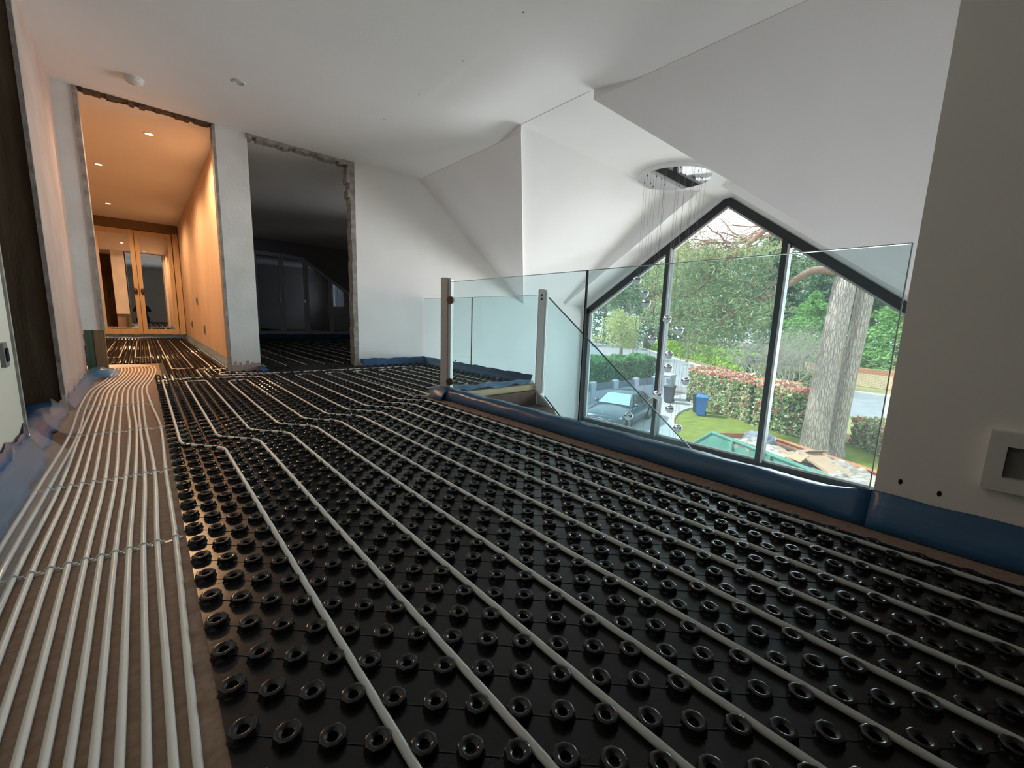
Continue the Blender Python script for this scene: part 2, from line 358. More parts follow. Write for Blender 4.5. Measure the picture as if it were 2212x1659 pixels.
# ------------------------------------------------------------------ heating pipes between the studs
ZP = 0.0115
def px_(c): return OX + 0.05*c
def py_(j): return OY + 0.05*j
def pipe(name, cj, label, group, r=0.0070, rad=0.055, cat='pipe'):
    pts = fillet([(px_(c), py_(j), ZP) for c, j in cj], rad, 6)
    b = MB(); b.tube(pts, r, 10); return tag(b.build(name, 'pipe_white', smooth=True), label, cat, group)
ordn = ['first', 'second', 'third', 'fourth', 'fifth', 'sixth', 'seventh', 'eighth', 'ninth', 'tenth', 'eleventh', 'twelfth', 'thirteenth']
GP = 'white heating pipes between the studs'
JB = -40
def low(k):      # lower run of pipe k with its jog: from behind the viewer up to the start of the upper run
    c = 4.5 + 3*k; j = 31.2 + 1.02*k
    return [(c, JB), (c, j), (c - 3, j + 3.4)]
pipe('heating_pipe', low(0) + [(1.5, 82), (7.4, 82.6), (7.5, 96), (10.5, 97.5), (10.5, 200)], 'white heating pipe nearest the bare chipboard strip, jogging left', GP)
pipe('heating_pipe', low(1) + [(4.5, 78.2), (7.5, 78.2)] + low(2)[::-1], 'second and third white heating pipes from the chipboard, joined by a loop', GP)
pipe('heating_pipe', low(3) + [(10.5, 75.8), (13.5, 75.8)] + low(4)[::-1], 'fourth and fifth white heating pipes from the chipboard, joined by a loop', GP)
pipe('heating_pipe', low(5) + [(16.5, 78.2), (15.5, 80), (8.6, 81), (8.6, 94), (13, 95), (13, 200)], 'sixth white heating pipe from the chipboard, turning into the lit corridor', GP)
pipe('heating_pipe', low(6) + [(19.5, 81.2), (18.5, 82.6), (10.6, 84.5), (10.6, 88.5), (13.2, 89)], 'seventh white heating pipe from the chipboard, ending at the worn pier', GP)
pipe('heating_pipe', low(7) + [(22.5, 79), (25.5, 79)] + low(8)[::-1], 'eighth and ninth white heating pipes from the chipboard, joined by a loop', GP)
serp = low(9) + [(28.5, 79), (31.5, 79), (31.5, 44), (34.5, 44), (34.5, 79), (37.5, 79), (37.5, 50), (40.5, 50), (40.5, 79), (43.5, 79), (43.5, 50), (46.5, 50), (46.5, 79), (49.5, 79), (49.5, 50), (52.5, 50), (52.5, 82), (19.5, 83.6), (13.5, 86.4), (13.5, 87.5)]
pipe('heating_pipe', serp, 'white heating pipe along the balustrade, winding in long loops behind the glass post', GP)
GC = 'white heating pipes of the corridor'
pipe('heating_pipe', [(-8.5, 200), (-8.5, 131), (-5.5, 131), (-5.5, 200)], 'looped white pipe at the left of the lit corridor floor', GC)
pipe('heating_pipe', [(-2.5, 200), (-2.5, 129), (0.6, 129), (0.6, 200)], 'looped white pipe in the middle of the lit corridor floor', GC)
pipe('heating_pipe', [(3.6, 205), (3.6, 98.5), (7.2, 99), (7.2, 205)], 'looped white pipe reaching the corridor mouth', GC)
for i in range(16):
    x = 17.5 + 4.5*i
    pipe('heating_pipe', [(x + 3, 96 + 0.0*i), (x + 3, 220)], 'pale pipe on the dark bedroom floor, %s from the corridor wall' % (ordn + ['fourteenth', 'fifteenth', 'sixteenth'])[i], 'pipes on the dark bedroom floor')
# ------------------------------------------------------------------ pipe bundle on the chipboard strip
rows_y = [-1.6, 0.2, 0.70, 1.43, 2.09, 2.91, 3.68, 4.45, 5.0]
bx = {
 0: [0.0, 0.005, 0.008, 0.02, 0.022, 0.030, 0.0, -0.015, 0.03],
 1: [-0.027, -0.022, -0.018, -0.018, -0.01, -0.03, -0.04, -0.042, 0.003]}
for k in range(2, 13):
    bx[k] = [-0.0278*k, -0.0278*k + 0.005, -0.0278*k + 0.011, -0.0285*k + 0.012 - (0.002 if k > 8 else 0), -0.0287*k + 0.019, -0.0285*k + 0.0 + (0.016 if k in (3, 4) else 0.004) + (0.02 if k > 10 else 0), -0.0275*k + 0.001 - 0.012, -0.0272*k - 0.015, -0.0262*k + 0.028]
GB = 'white pipes bundled on the chipboard strip'
_x = ['first', 'second', 'third', 'fourth', 'fifth', 'sixth', 'seventh', 'eighth', 'ninth', 'tenth', 'eleventh', 'twelfth', 'thirteenth']
for k in range(13):
    pts = [(bx[k][i] + 0.002*math.sin(7*i + k), rows_y[i], ZP - 0.005) for i in range(9)]
    R = 0.372 - 0.0262*k; cx, cy = -0.315, 5.98
    pts.append((cx + R + 0.006, 5.6, ZP - 0.005))
    for a in (0, 20, 40, 60, 80): pts.append((cx + R*math.cos(math.radians(a)), cy + R*math.sin(math.radians(a)), ZP - 0.005))
    pts.append((-0.6, cy + R, ZP - 0.005)); pts.append((-1.3, cy + R, ZP - 0.005))
    b = MB(); b.tube(spline(pts, 5), 0.0063, 10)
    tag(b.build('bundled_pipe', 'pipe_white', smooth=True), 'white pipe lying on bare chipboard, %s from the black panels' % ordn[k], 'pipe', GB)
for i, (yy, w) in enumerate(((1.43, 'nearest'), (2.09, 'second nearest'), (2.91, 'third nearest'), (3.68, 'farthest'))):
    ri = rows_y.index(yy); root = empty('pipe_clip_rail', (0, yy, 0)); tag(root, 'clear plastic clip rail across the bundled pipes, %s of four' % w, 'pipe clip', 'clip rails across the bundled pipes')
    xs = [bx[k][ri] for k in range(13)]
    b = MB(); b.box(min(xs) - 0.012, max(xs) + 0.012, -0.005, 0.005, 0, 0.0018); b.build('rail', 'clip_clear', root)
    for k in range(13):
        x = xs[k] + 0.002*math.sin(7*ri + k); b = MB()
        b.tube([(x + 0.0078*math.cos(a), 0, ZP - 0.005 + 0.0078*math.sin(a)) for a in [math.radians(-40 + 20*q) for q in range(14)]], 0.0020, 6)
        b.box(x + 0.007, x + 0.016, -0.003, 0.003, 0.001, 0.007); b.build('clip', 'clip_clear', root, smooth=True)
# ------------------------------------------------------------------ polythene edge film
def film_mat(name, col, alpha, rough, white=0.0):
    m = mat(name, col, rough, 0.6, vary=0.25, vscale=5, stretch=(1, 0.25, 1.5), bump=0.5, bscale=9)
    nt = m.node_tree; b = nt.nodes['Principled BSDF']; b.inputs['Alpha'].default_value = alpha
    return m
film_mat('film_blue', (0.03, 0.11, 0.25), 0.93, 0.3)
film_mat('film_blue_thin', (0.16, 0.32, 0.52), 0.5, 0.25)
film_mat('film_clear', (0.6, 0.63, 0.66), 0.13, 0.12)
def film(name, m, prof, path, label, seed=0, wr=0.006, cat='film', n=None, th=0.0012, prof2=None, blend=None):
    """strip of film: profile (offset from the wall, height) swept along a floor path, wrinkled; returns the sheet with thickness"""
    q = random.Random(seed); P = [Vector((p[0], p[1], 0)) for p in path]
    seg = [(P[i+1]-P[i]).length for i in range(len(P)-1)]; tot = sum(seg); n = n or max(12, int(tot/0.045))
    ph = [q.random()*6 for _ in range(8)]; b = MB(); cols = []
    for i in range(n + 1):
        s = tot*i/n; k = 0; r = s
        while k < len(seg) - 1 and r > seg[k]: r -= seg[k]; k += 1
        d = (P[k+1]-P[k]).normalized(); base = P[k] + d*r
        # smooth the side direction at corners
        nn = Vector((-d.y, d.x, 0))
        if k > 0 and r < 0.06: dd = ((P[k]-P[k-1]).normalized()*(0.06-r) + d*(0.06+r)).normalized(); nn = Vector((-dd.y, dd.x, 0))
        if k < len(seg)-1 and seg[k]-r < 0.06: dd = ((P[k+2]-P[k+1]).normalized()*(0.06-(seg[k]-r)) + d*(0.06+seg[k]-r)).normalized(); nn = Vector((-dd.y, dd.x, 0))
        col = []
        for j, (o, z) in enumerate(prof):
            if blend: k2 = blend(base); o = o*(1 - k2) + prof2[j][0]*k2; z = z*(1 - k2) + prof2[j][1]*k2
            w = wr*(math.sin(s*19 + ph[0] + j*1.3) + 0.7*math.sin(s*41 + ph[1] + j*2.1) + 0.5*math.sin(s*9 + ph[2] - j)) ; e = j/(len(prof)-1)
            col.append(base + nn*(o + w*0.6) + Vector((0, 0, max(0.0015, z + w*(0.3 + 1.2*e*e)))))
        cols.append(col)
    m_ = len(prof); vs = [tuple(v) for c in cols for v in c]
    b.add(vs, [(i*m_+j, (i+1)*m_+j, (i+1)*m_+j+1, i*m_+j+1) for i in range(n) for j in range(m_-1)])
    o = b.build(name, m, smooth=True)
    s = o.modifiers.new('thickness', 'SOLIDIFY'); s.thickness = th
    return tag(o, label, cat)
# void edge: rises from the floor, rolls over the base channel of the glass.  path runs so that +side points into the room
FA = [(0.048, 0.004), (0.046, 0.03), (0.040, 0.060), (0.025, 0.080), (0.0, 0.090), (-0.045, 0.086), (-0.07, 0.075)]
FB = [(0.050, 0.003), (0.046, 0.03), (0.036, 0.062), (0.022, 0.09), (0.012, 0.108), (0.007, 0.118), (0.004, 0.122)]
film('edge_film', 'film_blue', FA, [(1.80, 0.152), (1.80, 2.80)], 'blue polythene film along the foot of the glass balustrade', 3, 0.003, prof2=FB, blend=lambda p: min(1.0, max(0.0, (0.30 - p.y)/0.14)))
film('edge_film', 'film_blue', FB, [(1.797, -2.4), (1.797, 0.152)], 'dark blue polythene film along the dim right-hand wall', 4, 0.0015)
film('edge_film', 'film_blue', [(0.06, 0.004), (0.035, 0.02), (0.015, 0.06), (0.004, 0.095)], [(2.98, 2.98), (2.98, 5.19), (2.06, 5.19)], 'blue polythene film along the landing glass and the white end wall', 6, 0.003)
film('edge_film', 'film_blue_thin', [(0.05, 0.004), (0.03, 0.035), (0.0, 0.06), (-0.05, 0.055), (-0.075, 0.03)], [(1.92, 2.985), (2.9, 2.955)], 'thin pale blue film bunched over the timber beam', 7, 0.006)
film('edge_film', 'film_blue', [(0.07, 0.004), (0.05, 0.04), (0.02, 0.08), (-0.02, 0.095), (-0.05, 0.06)], [(1.775, 2.72), (1.765, 2.88), (1.84, 2.96)], 'blue film crumpled round the foot of the near glass post', 8, 0.006)
film('edge_film', 'film_clear', [(0.06, 0.004), (0.05, 0.03), (0.035, 0.07), (0.02, 0.10)], [(1.775, 2.74), (1.755, 2.87), (1.79, 2.95)], 'clear crinkled polythene at the near glass post', 9, 0.008)
film('edge_film', 'film_blue', [(0.05, 0.003), (0.02, 0.03), (0.006, 0.09)], [(2.06, 5.30), (2.045, 5.185), (2.12, 5.185)], 'blue film folded round the jamb of the dark doorway', 10, 0.005)
film('edge_film', 'film_blue', [(0.09, 0.003), (0.05, 0.025), (0.012, 0.05), (0.004, 0.06)], [(0.95, 5.32), (0.95, 5.19), (0.90, 5.185)], 'scrap of blue film at the foot of the worn pier', 11, 0.008)
# left side: path runs away from the viewer, so +side points at the wall; offsets are negative
film('edge_film', 'film_blue', [(-0.06, 0.012), (-0.045, 0.03), (-0.03, 0.06), (-0.015, 0.10), (-0.006, 0.15)], [(-0.398, -2.4), (-0.398, 2.55)], 'blue film along the cream near wall on the left', 12, 0.006)
film('edge_film', 'film_clear', [(-0.13, 0.018), (-0.10, 0.024), (-0.08, 0.05), (-0.04, 0.09), (-0.02, 0.13)], [(-0.398, 0.2), (-0.398, 2.6)], 'clear polythene lying over the left-hand bundled pipes', 13, 0.008)
film('edge_film', 'film_blue', [(-0.02, 0.008), (-0.01, 0.03), (0.02, 0.06), (0.06, 0.08), (0.12, 0.075), (0.2, 0.03)], [(-0.39, 2.62), (-0.40, 3.64)], 'blue film sagging across the stripped doorway', 14, 0.010)
film('edge_film', 'film_blue', [(-0.05, 0.004), (-0.035, 0.02), (-0.015, 0.05), (-0.005, 0.075)], [(-0.40, 3.70), (-0.40, 5.18)], 'blue film at the foot of the pink plaster wall', 15, 0.005)
film('edge_film', 'film_clear', [(-0.10, 0.018), (-0.07, 0.026), (-0.04, 0.05), (-0.015, 0.09), (-0.006, 0.12)], [(-0.398, 2.9), (-0.398, 5.1)], 'clear polythene against the pink plaster wall', 16, 0.010)
film('edge_film', 'film_blue_thin', [(-0.05, 0.02), (-0.055, 0.05), (-0.04, 0.085), (-0.02, 0.10)], [(-0.385, 5.14), (-0.27, 5.15), (-0.245, 5.25)], 'crumpled pale blue film round the foot of the timber stud', 17, 0.010)
film('edge_film', 'film_blue_thin', [(0.10, 0.003), (0.04, 0.02), (0.006, 0.09)], [(0.728, 5.35), (0.728, 11.9)], 'blue film along the orange-lit corridor wall', 18, 0.004)
film('edge_film', 'film_blue', [(0.06, 0.003), (0.02, 0.03), (0.004, 0.10)], [(5.4, 11.9), (0.90, 11.9)], 'blue film at the foot of the dark wardrobes', 19, 0.004)
film('edge_film', 'film_blue', [(0.06, 0.003), (0.02, 0.03), (0.004, 0.09)], [(0.72, 11.9), (-1.9, 11.9)], 'blue film at the foot of the mirrored wardrobe', 20, 0.004)
# ------------------------------------------------------------------ balustrade
glass_mat('pane_green', (0.87, 0.945, 0.955), haze=0.02, hazecol=(0.75, 0.92, 1.0))
glass_mat('pane_edge', (0.10, 0.20, 0.18))
glass_mat('pane_hazed', (0.97, 0.99, 0.985), refl=0.9, haze=0.07, hazecol=(0.92, 0.96, 1.0))  # whitish haze mixed in to imitate glare over the outdoor view
mat('post_cream', (0.74, 0.68, 0.63), 0.5, 0.4)
mat('post_face', (0.70, 0.69, 0.67), 0.35, 0.5)
mat('bronze', (0.13, 0.075, 0.05), 0.3, 0.5, metal=0.8)
mat('edge_dark', (0.02, 0.03, 0.03), 0.3, 0.5)
mat('edge_green', (0.45, 0.62, 0.60), 0.2, 0.6)
def pane(name, poly, off, label, edges=(), cat='glass panel', group='glass balustrade panels'):
    """poly: 4 corners of the pane; edges: list of (i, material) polished edges drawn as slim strips"""
    root = empty(name, (0, 0, 0)); tag(root, label, cat, group)
    b = MB(); b.prism(poly, off); b.build('glass', 'pane_green', root)
    for i, m in edges:
        a, c = Vector(poly[i]), Vector(poly[(i+1) % len(poly)]); o = Vector(off); d = (c - a).normalized(); nrm = d.cross(o.normalized())
        w = 0.0016 if m != 'edge_dark' else 0.004
        q = MB(); q.add([a - nrm*w, c - nrm*w, c - nrm*w + o, a - nrm*w + o, a + nrm*w, c + nrm*w, c + nrm*w + o, a + nrm*w + o], [(0,1,2,3),(7,6,5,4),(0,4,5,1),(1,5,6,2),(2,6,7,3),(3,7,4,0)])
        q.build('polished_edge', m, root)
    return root
XG = 1.84; OG = (0.012, 0, 0)
pane('glass_panel', [(XG, 2.80, 0.05), (XG, 1.455, 0.05), (XG, 1.455, 0.932), (XG, 2.80, 0.932)], OG, 'glass balustrade panel next to the near post', [(1, 'edge_dark'), (2, 'edge_green')])
pane('glass_panel', [(XG, 1.443, 0.05), (XG, 0.165, 0.05), (XG, 0.165, 0.932), (XG, 1.443, 0.932)], OG, 'long glass balustrade panel ending at the dim right-hand wall', [(1, 'edge_green'), (2, 'edge_green')])
XL = 2.97
pane('glass_panel', [(XL, 5.18, 0.0), (XL, 4.06, 0.0), (XL, 4.06, 0.905), (XL, 5.18, 0.905)], OG, 'glass balustrade panel of the landing touching the end wall', [(1, 'edge_dark'), (2, 'edge_green')])
pane('glass_panel', [(XL, 4.05, 0.0), (XL, 2.96, 0.0), (XL, 2.96, 0.905), (XL, 4.05, 0.905)], OG, 'glass balustrade panel of the landing touching the far post', [(2, 'edge_green')])
y0 = 2.80
pane('glass_panel', [(XL, y0, -0.10), (XL, 0.3, -0.10 - 0.747*(y0-0.3)), (XL, 0.3, 0.88 - 0.747*(y0-0.3)), (XL, y0, 0.88)], OG, 'sloping glass panel descending with the staircase', [(2, 'edge_dark'), (0, 'edge_dark')])
def post(x, y, z0, z1, rz, label, slot):
    r = empty('newel_post', (x, y, 0), rz); tag(r, label, 'post', 'balustrade posts')
    b = MB(); b.bbox(-0.030, 0.030, -0.042, 0.030, z0, z1, 0.004); b.build('shaft', 'post_cream', r)
    b = MB(); b.bbox(0.031, 0.056, -0.040, 0.026, z0 + 0.0, z1 - 0.004, 0.008); b.build('channel', 'post_face', r)
    return r
p1 = post(1.845, 2.87, 0.0, 0.967, math.radians(-58), 'pale square post at the near corner of the glass balustrade', False)
for z in (0.79, 0.135):
    b = MB(); M = Matrix.Translation((0.060, -0.046, z)) @ Matrix.Rotation(math.radians(90), 4, 'X')
    b.lathe([(0.001, -0.016), (0.026, -0.016), (0.030, -0.010), (0.030, 0.012), (0.001, 0.012)], 18, M=M); b.build('glass_clamp', 'bronze', p1, auto=35)
p2 = post(2.975, 2.90, -0.08, 0.958, math.radians(-40), 'pale square post at the head of the staircase', True)
for z in (0.90, 0.865):
    b = MB(); b.box(-0.012, 0.008, -0.0435, -0.041, z - 0.011, z + 0.011); b.build('bolt_plate', 'edge_dark', p2)
b = MB(); b.lathe([(0.001, 0), (0.016, 0), (0.016, 0.004), (0.001, 0.004)], 14, M=Matrix.Translation((0.012, -0.0435, 0.82)) @ Matrix.Rotation(math.radians(90), 4, 'X')); b.build('cover_cap', 'post_cream', p2)
b = MB(); b.box(0.058, 0.061, -0.01, 0.004, -0.08, 0.93); b.build('rubber_gasket', 'edge_dark', p2)
# stair head
b = MB(); b.box(1.90, 2.93, 2.90, 2.955, -0.045, 0.012); tag(b.build('timber_beam', 'pale_pine'), 'pale pine beam along the top of the stairs', 'beam')
st = empty('staircase', (2.45, 2.6, -0.3)); tag(st, 'brown staircase dropping away behind the balustrade with grey stringer', 'staircase')
def stpart(b, n, m):
    o = b.build(n, m); o.parent = st; o.matrix_parent_inverse = Matrix.Translation((-2.45, -2.6, 0.3)); return o
b = MB(); b.box(1.90, 2.93, 2.87, 2.899, -0.55, -0.048); stpart(b, 'riser', 'dark_board')
for i in range(1, 7):
    zt = -0.187*i; yt = 2.87 - 0.25*(i - 1)
    b = MB(); b.box(1.95, 2.925, yt - 0.27, yt, zt - 0.03, zt); stpart(b, 'tread', 'dark_board')
    if i < 6:
        b = MB(); b.box(1.95, 2.925, yt - 0.265, yt - 0.245, zt - 0.187, zt - 0.03); stpart(b, 'riser', 'dark_board')
b = MB(); b.prism([(2.935, 2.87, -0.06), (2.935, 0.9, -0.06 - 0.747*1.97), (2.935, 0.9, -0.50 - 0.747*1.97), (2.935, 2.87, -0.50)], (0.03, 0, 0)); stpart(b, 'stringer', 'stringer_grey')
# base channel of the void glass
b = MB(); b.box(1.815, 1.875, 0.155, 2.84, -0.02, 0.075); tag(b.build('base_channel', 'edge_dark'), 'dark base channel holding the long glass balustrade', 'channel')
# ------------------------------------------------------------------ gable window
w = empty('window_1', (XW, AY, -1.4)); struct(w, 'pentagonal gable window with black frame and three panes')
def wpart(b, n, m):
    o = b.build(n, m); o.parent = w; o.matrix_parent_inverse = Matrix.Translation((-XW, -AY, 1.4)); return o
YA, YB, ZS = 5.17, 0.16, -1.36
m1, m2 = 3.51, 1.833
zl = lambda y, d=0.0: AZ - d - (RL*(y - AY) if y >= AY else RR*(AY - y))
F = 0.085
XF = XW - 0.02; DF = (0.09, 0, 0)
def bar(name, poly, m='frame_black', x=XF, off=DF): b = MB(); b.prism([(x, y, z) for y, z in poly], off); return wpart(b, name, m)
bar('rake_frame', [(AY, zl(AY)), (YA, zl(YA)), (YA, zl(YA) - 0.125), (AY, zl(AY) - 0.125)])
bar('rake_frame', [(AY, zl(AY)), (AY, zl(AY) - 0.135), (YB, zl(YB) - 0.135), (YB, zl(YB))])
bar('side_frame', [(YA, ZS), (YA, zl(YA)), (YA - 0.09, zl(YA)), (YA - 0.09, ZS)])
bar('side_frame', [(YB, ZS), (YB, zl(YB)), (YB + 0.09, zl(YB)), (YB + 0.09, ZS)])
bar('sill_frame', [(YA, ZS), (YA, ZS + 0.075), (YB, ZS + 0.075), (YB, ZS)])
for ym in (m1, m2):
    bar('mullion', [(ym - 0.05, ZS + 0.075), (ym - 0.05, zl(ym - 0.05) - 0.12), (ym + 0.05, zl(ym + 0.05) - 0.12), (ym + 0.05, ZS + 0.075)], x=XF - 0.03, off=(0.12, 0, 0))
    bar('mullion_cap', [(ym - 0.05, ZS + 0.075), (ym - 0.05, zl(ym - 0.05) - 0.14), (ym - 0.022, zl(ym - 0.03) - 0.14), (ym - 0.022, ZS + 0.075)], 'frame_bead', XF - 0.034, (0.004, 0, 0))
for (a, c) in ((YA - 0.09, m1 + 0.05), (m1 - 0.05, AY), (AY, m2 + 0.05), (m2 - 0.05, YB + 0.09)):
    bar('rake_bead', [(a, zl(a) - 0.12), (c, zl(c) - 0.12), (c, zl(c) - 0.165), (a, zl(a) - 0.165)], 'frame_bead', XF + 0.03, (0.05, 0, 0))
for (a, c) in ((YA - 0.09, m1 + 0.05), (m1 - 0.05, m2 + 0.05), (m2 - 0.05, YB + 0.09)):
    bar('sill_bead', [(a, ZS + 0.075), (c, ZS + 0.075), (c, ZS + 0.105), (a, ZS + 0.105)], 'frame_bead', XF + 0.03, (0.05, 0, 0))
for ys in ((YA - 0.09, m1 + 0.05), (m1 - 0.05, AY, m2 + 0.05), (m2 - 0.05, YB + 0.09)):
    poly = [(ys[0], ZS + 0.09)] + [(y, zl(y) - 0.14) for y in ys] + [(ys[-1], ZS + 0.09)]
    bar('pane', poly, 'pane_hazed', XF + 0.045, (0.006, 0, 0))
b = MB(); b.box(6.30, 6.60, 0.12, 5.2, -1.42, -1.37); wpart(b, 'window_board', 'ceiling_paint')
# ------------------------------------------------------------------ chandelier
mat('mirror_chrome', (0.86, 0.86, 0.88), 0.02, 0.5, metal=1.0)
mat('white_gloss', (0.75, 0.75, 0.75), 0.3, 0.4)
mat('cord_grey', (0.25, 0.22, 0.21), 0.5, 0.3)
mat('globe_frost', (0.60, 0.62, 0.62), 0.35, 0.5)
def solid_glass(name, tint, rough=0.0):
    m = bpy.data.materials.new(name); m.use_nodes = True; b = m.node_tree.nodes['Principled BSDF']
    b.inputs['Base Color'].default_value = (*tint, 1); b.inputs['Roughness'].default_value = rough; b.inputs['Transmission Weight'].default_value = 1.0; b.inputs['IOR'].default_value = 1.45
    MATS[name] = m
solid_glass('globe_glass', (0.42, 0.39, 0.38))
CX, CY, CZ, CR = 5.14, 2.77, 2.475, 0.44
ch = empty('chandelier', (CX, CY, CZ)); tag(ch, 'round mirrored ceiling plate hung with glass globes on thin cords', 'chandelier')
b = MB(); b.lathe([(0.0005, 0.0), (CR - 0.004, 0.0)], 64); b.build('mirror_plate', 'mirror_chrome', ch)
b = MB(); b.lathe([(CR - 0.004, -0.001), (CR, 0.002), (CR, 0.056)], 64); b.build('rim', 'white_gloss', ch, smooth=True)
CP = Vector((0, 0, 0.6486))
globes = [(1376,606),(1392,634),(1396,655),(1441,690),(1466,714),(1409,733),(1445,767),(1443,795),(1481,823),(1420,853),(1447,883),(1358,899),(1464,925)]
# each globe hangs under its cord; its cord's place on the plate was read off where the cord leaves the plate
gdeep = [0.05, 0.25, -0.15, 0.3, 0.0, -0.25, 0.3, -0.1, 0.2, -0.28, -0.05, -0.2, 0.05]
gm = MB(); gm.lathe([(0.0005, 0.058)] + [(0.058*math.cos(math.radians(a)), 0.058*math.sin(math.radians(a))) for a in (78, 62, 46, 30, 15, 0)], 20)
gme = gm.mesh('glass_dome', True); gme.materials.append(MATS['globe_glass'])
gm2 = MB(); gm2.lathe([(0.058*math.cos(math.radians(a)), -0.058*math.sin(math.radians(a))) for a in (0, 15, 30, 46, 62, 78)] + [(0.0005, -0.058)], 20)
gme2 = gm2.mesh('frosted_bowl', True); gme2.materials.append(MATS['globe_frost'])
gm3 = MB(); gm3.lathe([(0.0005, 0.0), (0.052, 0.0), (0.052, 0.012), (0.02, 0.022), (0.0005, 0.024)], 18)
gme3 = gm3.mesh('lamp_holder', False); gme3.materials.append(MATS['mirror_chrome'])
boss = MB(); boss.lathe([(0.0005, -0.010), (0.006, -0.010), (0.006, 0.001)], 8); bome = boss.mesh('cord_grip', True); bome.materials.append(MATS['edge_dark'])
def hang(x, y, z):
    b = MB(); b.tube([(x - CX, y - CY, 0), (x - CX, y - CY, z - CZ + 0.05)], 0.0013, 5); b.build('cord', 'cord_grey', ch)
    g = bpy.data.objects.new('cord_grip', bome); COL.objects.link(g); g.parent = ch; g.location = (x - CX, y - CY, 0)
for (u, v), dd in zip(globes, gdeep):
    d = RT*((u - 1106)/882.345) - UP*((v - 829.5)/882.345) + FW
    nrm = Vector((CX, CY, 0)).normalized()      # depth along the horizontal line of sight to the plate's centre
    dist = math.hypot(CX, CY) + dd
    t = dist/(d.dot(nrm)); P = CP + d*t
    hang(P.x, P.y, P.z)
    g = empty('glass_globe', (P.x - CX, P.y - CY, P.z - CZ)); g.parent = ch
    for me, n in ((gme, 'glass_dome'), (gme2, 'frosted_bowl'), (gme3, 'lamp_holder')):
        o = bpy.data.objects.new(n, me); COL.objects.link(o); o.parent = g
q = random.Random(3)
for k in range(9):
    a = 2*math.pi*k/9 + 0.3; r = CR*(0.35 + 0.55*q.random()); hang(CX + r*math.cos(a), CY + r*math.sin(a), -0.9 - 0.9*q.random())
# ------------------------------------------------------------------ small ceiling and wall fittings
mat('plastic_white', (0.72, 0.70, 0.68), 0.4, 0.4)
mat('plastic_grey', (0.20, 0.20, 0.20), 0.5, 0.4)
mat('box_white', (0.70, 0.69, 0.68), 0.5, 0.4); mat('box_grey', (0.22, 0.22, 0.22), 0.6, 0.3)
mat('hole_black', (0.02, 0.02, 0.02), 0.8, 0.1)
mat('lamp_warm', (1, 0.8, 0.5), 0.5, 0.2, emit=(1.0, 0.62, 0.30), estr=14.0)
mat('lens_off', (0.55, 0.55, 0.55), 0.2, 0.5)
r = empty('smoke_alarm', (0.10, 4.69, 2.44)); tag(r, 'round white smoke alarm on the ceiling before the lit corridor', 'smoke alarm')
b = MB(); b.lathe([(0.062, 0), (0.062, -0.012), (0.001, -0.012)], 28); b.build('base', 'plastic_white', r, auto=35)
b = MB(); b.lathe([(0.055, -0.012), (0.053, -0.030), (0.040, -0.040), (0.001, -0.042)], 28); b.build('cover', 'plastic_white', r, auto=35)
def downlight(x, y, label, on):
    r = empty('downlight', (x, y, 2.44)); tag(r, label, 'downlight', 'recessed downlights')
    b = MB(); b.lathe([(0.045, 0.0), (0.045, -0.004), (0.034, -0.006), (0.033, 0.004)], 24); b.build('bezel', 'plastic_white', r, auto=40)
    b = MB(); b.lathe([(0.033, -0.002), (0.0005, -0.001)], 24); b.build('lens', 'lamp_warm' if on else 'lens_off', r)
    if on:
        l = add_light('downlight_lamp', 'SPOT', (x, y, 2.425), to=(x, y, 0), energy=on, color=(1.0, 0.59, 0.30), spot_size=math.radians(168), spot_blend=0.5, shadow_soft_size=0.03)
    return r
downlight(0.718, 4.14, 'unlit white downlight on the ceiling above the worn pier', 0)
downlight(0.204, 5.98, 'lit downlight nearest the corridor opening', 125)
downlight(-0.259, 7.70, 'lit downlight in the middle of the corridor ceiling', 135)
downlight(-0.286, 10.4, 'lit downlight closest to the mirrored wardrobe', 120)
for x, y, l in ((1.813, 2.016, 'nearest'), (1.826, 2.648, 'second nearest'), (1.822, 3.263, 'third nearest'), (1.808, 3.882, 'farthest')):
    b = MB(); b.lathe([(0.0005, -0.003), (0.004, -0.002), (0.004, 0.0)], 8, c=(x, y, 2.44)); tag(b.build('ceiling_screw', 'hole_black'), 'tiny dark screw in the ceiling beside the fold, %s' % l, 'screw', 'screws along the ceiling fold')
r = empty('wall_box', (1.80, -0.15, 0.30)); tag(r, 'open grey back box on the dim right-hand wall', 'back box')
b = MB(); b.box(-0.03, 0.0, -0.075, 0.075, 0.077, 0.085); b.box(-0.03, 0.0, -0.075, 0.075, -0.085, -0.077); b.box(-0.03, 0.0, 0.040, 0.075, -0.077, 0.077); b.box(-0.03, 0.0, -0.075, -0.040, -0.077, 0.077); b.box(-0.03, 0.0, -0.04, 0.04, 0.045, 0.077); b.box(-0.03, 0.0, -0.04, 0.04, -0.077, -0.045); b.build('surround', 'box_white', r)
b = MB(); b.box(-0.004, -0.001, -0.04, 0.04, -0.045, 0.045); b.build('back_plate', 'box_grey', r)
def socket(x, y, z, n, label, w=0.045, h=0.06):
    r = empty('wall_socket', (x, y, z)); tag(r, label, 'socket', 'dark wall boxes')
    s = 1 if n > 0 else -1
    b = MB(); b.box(min(0, 0.012*s), max(0, 0.012*s), -w, w, -h, h); b.build('faceplate', 'plastic_grey', r)
    b = MB(); b.box(min(0.0121*s, 0.016*s), max(0.0121*s, 0.016*s), -w*0.6, w*0.6, -h*0.55, h*0.55); b.build('insert', 'hole_black', r)
socket(-0.40, 2.39, 0.46, 1, 'dark switch plate on the cream near wall', 0.03, 0.045)
socket(0.73, 8.9, 0.80, -1, 'dark switch box high on the corridor wall', 0.06, 0.06)
socket(0.73, 8.1, 0.34, -1, 'dark socket box low on the corridor wall', 0.05, 0.07)
